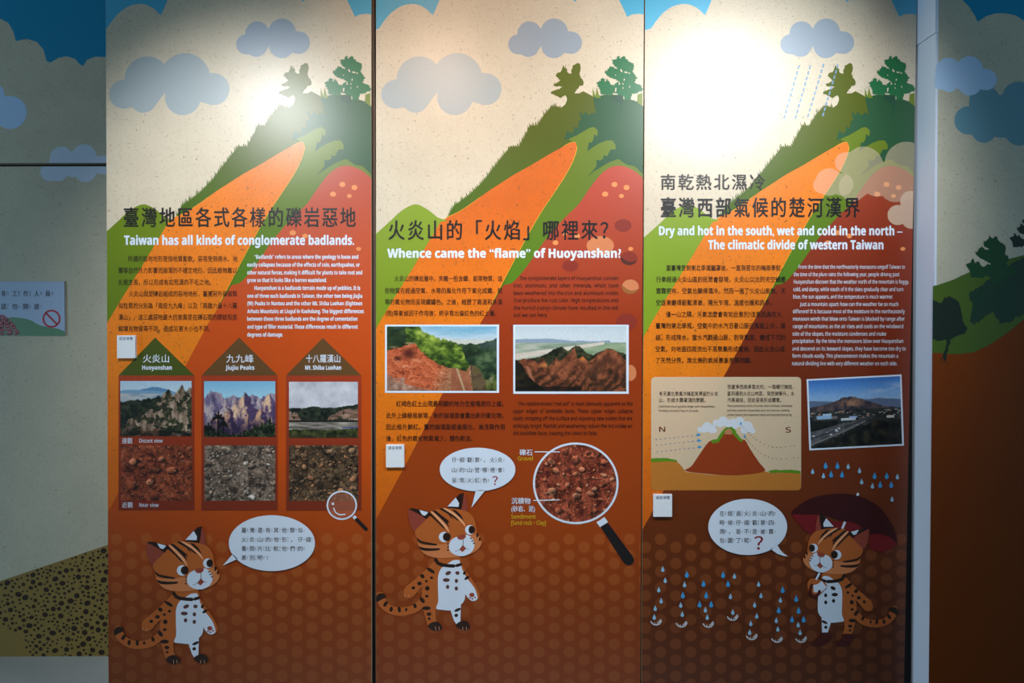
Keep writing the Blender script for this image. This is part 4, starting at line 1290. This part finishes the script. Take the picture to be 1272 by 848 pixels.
text(S, 'chinese_text', column([
    ('當臺灣受到東北季風籠罩後，一直到翌年的梅雨季前，', 827.8, 972, 332.7), ('行車經過火炎山區的民眾會發現，火炎山以北的天空總是', 815, 976, 347),
    ('雲霧密布，空氣也顯得濕冷。然而一過了火炎山南側，天', 815, 976, 361.3), ('空逐漸變得蔚藍清澈，陽光乍現，溫度也暖和許多。', 815, 959, 375.8),
    ('僅一山之隔，天氣怎麼會有如此差別?這是因為吹入', 827, 971, 390.3), ('臺灣的東北季風，空氣中的水汽沿著山脈迎風面上升，凝', 814.6, 975.6, 404.5),
    ('結，形成降水。當水汽翻過山脈，到背風面，變成下沉的', 814.4, 975.6, 419), ('空氣，向地面四周流出不易聚集形成雲雨。因此火炎山成', 814.4, 975, 433.4),
    ('了天然分界，南北側的氣候景象差異明顯。', 814.4, 934, 447.6)], 0.0095, 7.2), INKB)
text(S, 'english_text', latin([
    ('From the time that the northeasterly monsoons engulf Taiwan to', 992, 1124, 331.5), ('the time of the plum rains the following year, people driving past', 986, 1117.3, 340.8),
    ('Huoyanshan discover that the weather north of the mountain is foggy,', 986, 1129, 350), ('cold, and damp, while south of it the skies gradually clear and turn', 985.5, 1122, 359.3),
    ('blue, the sun appears, and the temperature is much warmer.', 985.3, 1109.5, 368.5), ('Just a mountain apart: how can the weather be so much', 993.5, 1116, 377.8),
    ('different? It is because most of the moisture in the northeasterly', 985, 1124, 386.8), ('monsoon winds that blow onto Taiwan is blocked by range after', 985, 1124, 396),
    ('range of mountains; as the air rises and cools on the windward', 985, 1122, 405.3), ('side of the slopes, the moisture condenses and make', 984.4, 1100.7, 414.6),
    ('precipitation. By the time the monsoons blow over Huoyanshan', 984.4, 1122, 423.6), ('and descend on its leeward slopes, they have become too dry to', 984.2, 1125, 433),
    ('form clouds easily. This phenomenon makes the mountain a', 984.2, 1115.6, 442), ('natural dividing line with very different weather on each side.', 984, 1114.4, 451.4)], 0.008, 4.8), WHITE)
# climate diagram
G = lambda p: T(5.3, 800, 460, p)
dg = S.draw('climate_diagram', [rrect(808.8, 468, 995.2, 608.8, 5)], mat('beige_diagram_print', (236, 210, 174), .2, alpha=.8))
GRD = mat('amber_ground_print', (206, 124, 10), .1, alpha=.72)
gp = rrect(808.8, 560, 995.2, 608.8, 5)
gp = [p for p in gp if p[1] > 600]
S.draw('ground', [G([(47, 598), (130, 590), (215, 598), (240, 622), (275, 668), (420, 684), (560, 690), (700, 682), (800, 664), (830, 674), (1032, 672)]) + gp], GRD, dg)
S.draw('mountain', [smooth(G([(272, 662), (310, 632), (345, 582), (380, 530), (425, 470), (455, 462), (485, 455), (520, 405), (555, 374), (595, 405), (630, 452), (665, 458), (700, 518), (760, 608), (797, 661), (700, 682), (580, 690), (420, 681)]), 3)], mat('rust_mountain_print', (150, 58, 18), .1), dg)
S.draw('grass_strip', [grass(G([(46, 580), (90, 578), (150, 578), (215, 592)]), 1.6, .2, 1.2, 4) + G([(222, 602), (150, 598), (46, 604)]),
                       grass(G([(820, 664), (860, 654), (900, 658), (960, 654), (1031, 662)]), 1.6, .2, 1.2, 5) + G([(1031, 678), (900, 672), (830, 675)]),
                       jag(G([(440, 460), (480, 450), (515, 398), (550, 366), (590, 378), (622, 430), (655, 460), (632, 470), (600, 432), (565, 398), (540, 395), (505, 450), (490, 475), (455, 480)]), 1.6, .5, 6)], mat('grass_green_print', (92, 140, 26), 0), dg)
CLD = mat('diagram_cloud_print', (226, 232, 240), 0, alpha=.85)
S.draw('cloud', [cloud([(800 + a / 5.3, 460 + b / 5.3, r / 5.3) for a, b, r in ((370, 388, 18), (415, 372, 32), (445, 385, 28), (465, 395, 16), (395, 388, 22))])], CLD, dg)
S.draw('cloud', [cloud([(800 + a / 5.3, 460 + b / 5.3, r / 5.3) for a, b, r in ((475, 345, 22), (520, 335, 32), (555, 348, 26), (500, 350, 24))])], CLD, dg)
S.draw('cloud', [cloud([(800 + a / 5.3, 460 + b / 5.3, r / 5.3) for a, b, r in ((590, 345, 28), (630, 338, 32), (680, 370, 36), (715, 398, 18), (660, 390, 26), (600, 365, 20))])], CLD, dg)
S.draw('peak', [G([(530, 420), (535, 395), (560, 380), (578, 396), (580, 422)])], mat('peak_fog_print', (206, 140, 96), 0, alpha=.8), dg)
BLUEA = mat('arrow_blue_print', (50, 150, 214), 0)
dots = []
for a, b, c, d_ in ((75, 455, 340, 427), (80, 492, 345, 463), (82, 536, 350, 507)):
    for j in range(10):
        t = j / 9
        x, y = a + (c - a) * t, b + (d_ - b) * t
        dots += [stroke(G([(x, y), (x + 10, y - 1)]), .75, False)]
S.draw('wind_dots', dots, mat('dot_blue_print', (70, 120, 170), 0), dg)
S.draw('wind_arrow', [G([(x, y - 11), (x + 26, y), (x, y + 11)]) for x, y in ((350, 423), (354, 461), (358, 503))] + [G([(x - 9, y + 10), (x + 3, y - 12), (x + 9, y + 8)]) for x, y in ((636, 347), (660, 430))], BLUEA, dg)
dots = []
for cv in ([(990, 495), (900, 505), (820, 498), (740, 455), (690, 410), (645, 365)], [(1015, 573), (900, 582), (820, 570), (750, 530), (700, 480), (668, 442)]):
    c = smooth(cv, 3, False)
    dots += [ell(*G([p])[0], .58, .5, 0, 8) for p in c]
S.draw('wind_dots', dots, INK, dg)
text(S, 'compass_letter', [('N', 818.9, 826.4, 'box', 529.8, 536, 0.01), ('S', 975.8, 982.5, 'box', 530.2, 537, 0.01)], mat('maroon_ink', (110, 36, 30), 0), dg)
g1 = lambda s, a, b, y: (s, 800 + a / 5.3, 800 + b / 5.3, 460 + y / 5.3)
text(S, 'diagram_note', column([g1('冬天東北季風冷鋒面常滯留於火炎', 100, 487, 153), g1('山，形成大霧罩頂的景觀。', 100, 405, 195), g1('而夏季西南季風北吹，一路暢行無阻，', 550, 985, 108),
                                g1('直到遇到火炎山地區，突然被舉升，水', 548, 990, 152), g1('汽易凝結，因此容易形成霧氣。', 548, 905, 195)], 0.004, 5.6)
     + latin([g1('Cold-front cloud systems linger over Huoyanshan,', 97, 467, 237), g1('forming a shroud of fog on the peak.', 97, 360, 265), g1('The southwesterly winds of summer blow northeast, unhindered', 548, 975, 233),
              g1('until they reach the Huoyanshan area; here they are suddenly', 548, 958, 263), g1('uplifted, lowering the temperature rapidly and frequently forming fog.', 548, 975, 292)], 0.004, 2.7), INKB, dg)
qd = T(4.845, 995, 455, [(33, 77), (605, 48), (620, 476), (50, 505)])
fr = S.draw('photograph', [qd], WHITE, label='photograph of a mountain above a highway, printed at a tilt')
qi = T(4.845, 995, 455, [(44, 86), (596, 58), (608, 466), (61, 494)])
photo(S, 'picture', qi, pic_highway(156, 116), fr)


def drop(x, y, h):
    return smooth([(x, y - h * .5), (x + h * .14, y - h * .18), (x + h * .30, y + h * .16), (x + h * .2, y + h * .44), (x, y + h * .5), (x - h * .2, y + h * .44), (x - h * .30, y + h * .16), (x - h * .14, y - h * .18)], 3)


DB = mat('blue_raindrop_print', (64, 158, 218), 0)
DL = mat('pale_raindrop_print', (150, 198, 226), 0)
U = lambda l: T(4.845, 995, 455, l)
Lw = lambda l: T(6.057, 800, 690, l)
blue_d = U([(148, 595), (219, 596), (181, 648), (247, 649), (443, 657), (516, 657), (477, 710), (543, 710)]) + Lw([(322, 140), (292, 296), (448, 208), (468, 296), (418, 364), (505, 364), (595, 142), (632, 210), (1043, 255), (1013, 408), (1145, 322), (1163, 410), (1114, 477), (1201, 477)])
pale_d = U([(70, 630), (135, 656), (284, 600), (352, 625), (365, 692), (430, 718), (580, 662), (548, 797)]) + Lw([(141, 100), (159, 184), (111, 254), (129, 338), (84, 394), (77, 460), (305, 216), (276, 370), (288, 438), (680, 152), (650, 305), (668, 423), (462, 406), (476, 462), (862, 212), (880, 298), (832, 368), (848, 452), (803, 508), (795, 575), (1026, 332), (995, 485), (1007, 550), (1160, 518), (1174, 576)])
S.k += 1
for x, y in blue_d:
    S.draw('raindrop', [drop(x, y, 8.3)], DB, k=S.k)
for x, y in pale_d:
    S.draw('raindrop', [drop(x, y, 7.0)], DL, k=S.k)
SPL = mat('splash_print', (206, 202, 206), 0)
for x, y in Lw([(92, 505), (284, 520), (485, 522), (668, 470), (812, 615), (1002, 635), (1183, 635)]):
    s = [stroke(smooth([(x - 6.6, y - 1.6), (x - 4, y + 1.4), (x, y + 2.5), (x + 4, y + 1.2), (x + 6.4, y - 2.2)], 4, False), 1.6),
         stroke([(x + 3.0, y - .6), (x + 5.4, y - 3.6)], 2.0), stroke([(x + 6.2, y - 2.2), (x + 5.6, y - 4.4)], 1.2), stroke([(x - 1.5, y + 1.4), (x - 2.2, y - .4)], .9), stroke([(x + 1.2, y + 1.6), (x + 1.4, y - .6)], .9)]
    S.draw('splash', s, SPL, k=S.k)
# umbrella behind the third cat
E = lambda p: T(8.48, 980, 605, p)
um = S.draw('umbrella_drawing', [smooth(E([(25, 280), (120, 182), (250, 112), (400, 78), (560, 68), (700, 82), (850, 140), (960, 215), (1050, 330), (1110, 450), (1142, 592), (1060, 522), (960, 488), (840, 492), (680, 372), (540, 350), (390, 300), (200, 285)]), 3)], mat('umbrella_print', (62, 12, 12), 0), label='dark red umbrella held over the cat')
S.draw('lining', [E([(25, 285), (320, 290), (350, 460), (245, 505), (160, 450), (90, 370)]), E([(840, 498), (960, 490), (1060, 520), (1140, 595), (1060, 650), (975, 688), (850, 650)]), E([(390, 312), (460, 362), (560, 354), (680, 370), (780, 428), (824, 470), (650, 540), (450, 500)])], mat('umbrella_lining_print', (122, 22, 26), 0), um)
S.draw('tip', [ell(*E([(725, 75)])[0], 1.6, 2.1, 20)], WHITE, um)
S.draw('shaft', [stroke(E([(592, 362), (548, 470)]), 2.9, False)], WHITE, um)
c3 = lambda p: (1019.5 - .895 * (p[0] - 573.8), 698 + .925 * (p[1] - 676.7)) if len(p) == 2 else (0, 0, .9)
ct = cat(S, c3, 'leopard cat in boots under the dark red umbrella', True)
E2 = lambda p: T(8.48, 980, 700, p)
S.draw('arm', [smooth(E2([(200, 190), (240, 155), (330, 170), (400, 230), (330, 320), (240, 330), (200, 260)]), 4)], FUR, ct)
S.draw('inner_arm', [E2([(255, 225), (300, 215), (345, 180), (400, 250), (340, 300), (262, 300)])], WHITE, ct)
S.draw('shaft', [stroke(E2([(322, 98), (285, 168)]), 2.6, False)], WHITE, um)
S.draw('crook', [stroke(smooth(E2([(240, 225), (225, 280), (240, 325), (275, 340), (310, 320), (322, 290)]), 4, False), 3.6)], mat('crook_print', (80, 24, 18), 0), um)
bubble(S, 928.8, 654.2, 49, 34.9, T(10.6, 875, 615, [(960, 640), (965, 660), (1000, 720), (1050, 770), (1105, 803), (1040, 797), (960, 770), (870, 705)]),
       [('在經過火炎山的', 637.6), ('時候仔細觀察四', 649), ('周，是不是被霧', 660), ('包圍了呢', 671)], 893.9, 10.15, 6.4, (936.8, 948, 665.5, 682.5))

# ================================================================== small things fixed to the boards and the door
plate('label_plate', 145, 416.4, 168, 444.8, 'small white plate stuck left of the green Huoyanshan triangle')
plate('label_plate', 479.3, 552.2, 502, 580.4, 'small white plate stuck below the Chinese text of the flame panel')
plate('label_plate', 811.9, 614, 835, 641.8, 'small white plate stuck below the beige mountain diagram')

ys = Y_LEFT - 0.004
a, b = P(-14, 349.6, ys), P(80.7, 416.8, ys)
sg = thing('notice_sign', ((a.x + b.x) / 2, Y_LEFT, b.z), 'pale blue laminated notice with red no-entry symbol taped on the left door', 'notice')
box('sheet', a.x, b.x, ys, Y_LEFT - .0006, b.z, a.z, mat('pale_blue_paper', (176, 196, 226), 0, rough=.4), sg)
s = Sheet(ys, [(-14, 349.6), (80.7, 349.6), (80.7, 416.8), (-14, 416.8)], sg)
N_ = lambda p: T(9.978, 0, 340, p)
s.draw('green_hill', [smooth(N_([(60, 560), (130, 540), (250, 545), (380, 575), (480, 630), (600, 660), (720, 680), (806, 715)]), 4, False) + N_([(806, 768), (-140, 768), (-140, 600)])], mat('sign_green_print', (92, 142, 104), .1, rough=.4))
fw = []
R = random.Random(3)
for j in range(150):
    x, y = R.uniform(-130, 240), R.uniform(498, 755)
    if y < 505 + max(0, x - 70) * 1.3:
        continue
    fw.append((x, y, R.uniform(12, 26)))
for nm, c, o in (('sign_flower_print', (150, 48, 66), 0), ('sign_petal_print', (206, 120, 128), 6)):
    s.draw('flowers', [jag(N_(ell(x - o, y - o, r * (1 if not o else .45), r * (.9 if not o else .4), 0, 10)), 1, .3, int(x + 500)) for x, y, r in fw], mat(nm, c, 0, rough=.4))
s.draw('no_entry_symbol', ring(*N_([(638, 556)])[0], 11.2, 11.2, 2.2, 40) + [stroke(N_([(570, 488), (706, 624)]), 2.2, False)], mat('sign_red_print', (186, 18, 44), 0, rough=.4))
tx = []
for row, y in (('非工作人員', 245), ('請勿開啟', 405)):
    for j, ch in enumerate(row):
        x0 = (12 + j * 137) / 9.978
        tx.append((ch, x0, x0 + 6.3, 'cjk', 340 + y / 9.978, 7.2, .01))
zy = {'非': 'ㄈㄟ', '工': 'ㄍㄨㄥ', '作': 'ㄗㄨㄛ', '人': 'ㄖㄣ', '員': 'ㄩㄢ', '請': 'ㄑㄧㄥ', '勿': 'ㄨ', '開': 'ㄎㄞ', '啟': 'ㄑㄧ'}
for row, y in (('非工作人員', 245), ('請勿開啟', 405)):
    for j, ch in enumerate(row):
        x0 = (12 + j * 137 + 76) / 9.978
        z = zy[ch]
        for t, c in enumerate(z):
            tx.append((c, x0, x0 + 1.9, 'cjk', 340 + y / 9.978 + (t - (len(z) - 1) / 2) * 2.3, 2.2, .015))
text(s, 'lettering', tx, mat('navy_ink', (28, 34, 62), 0, rough=.4))
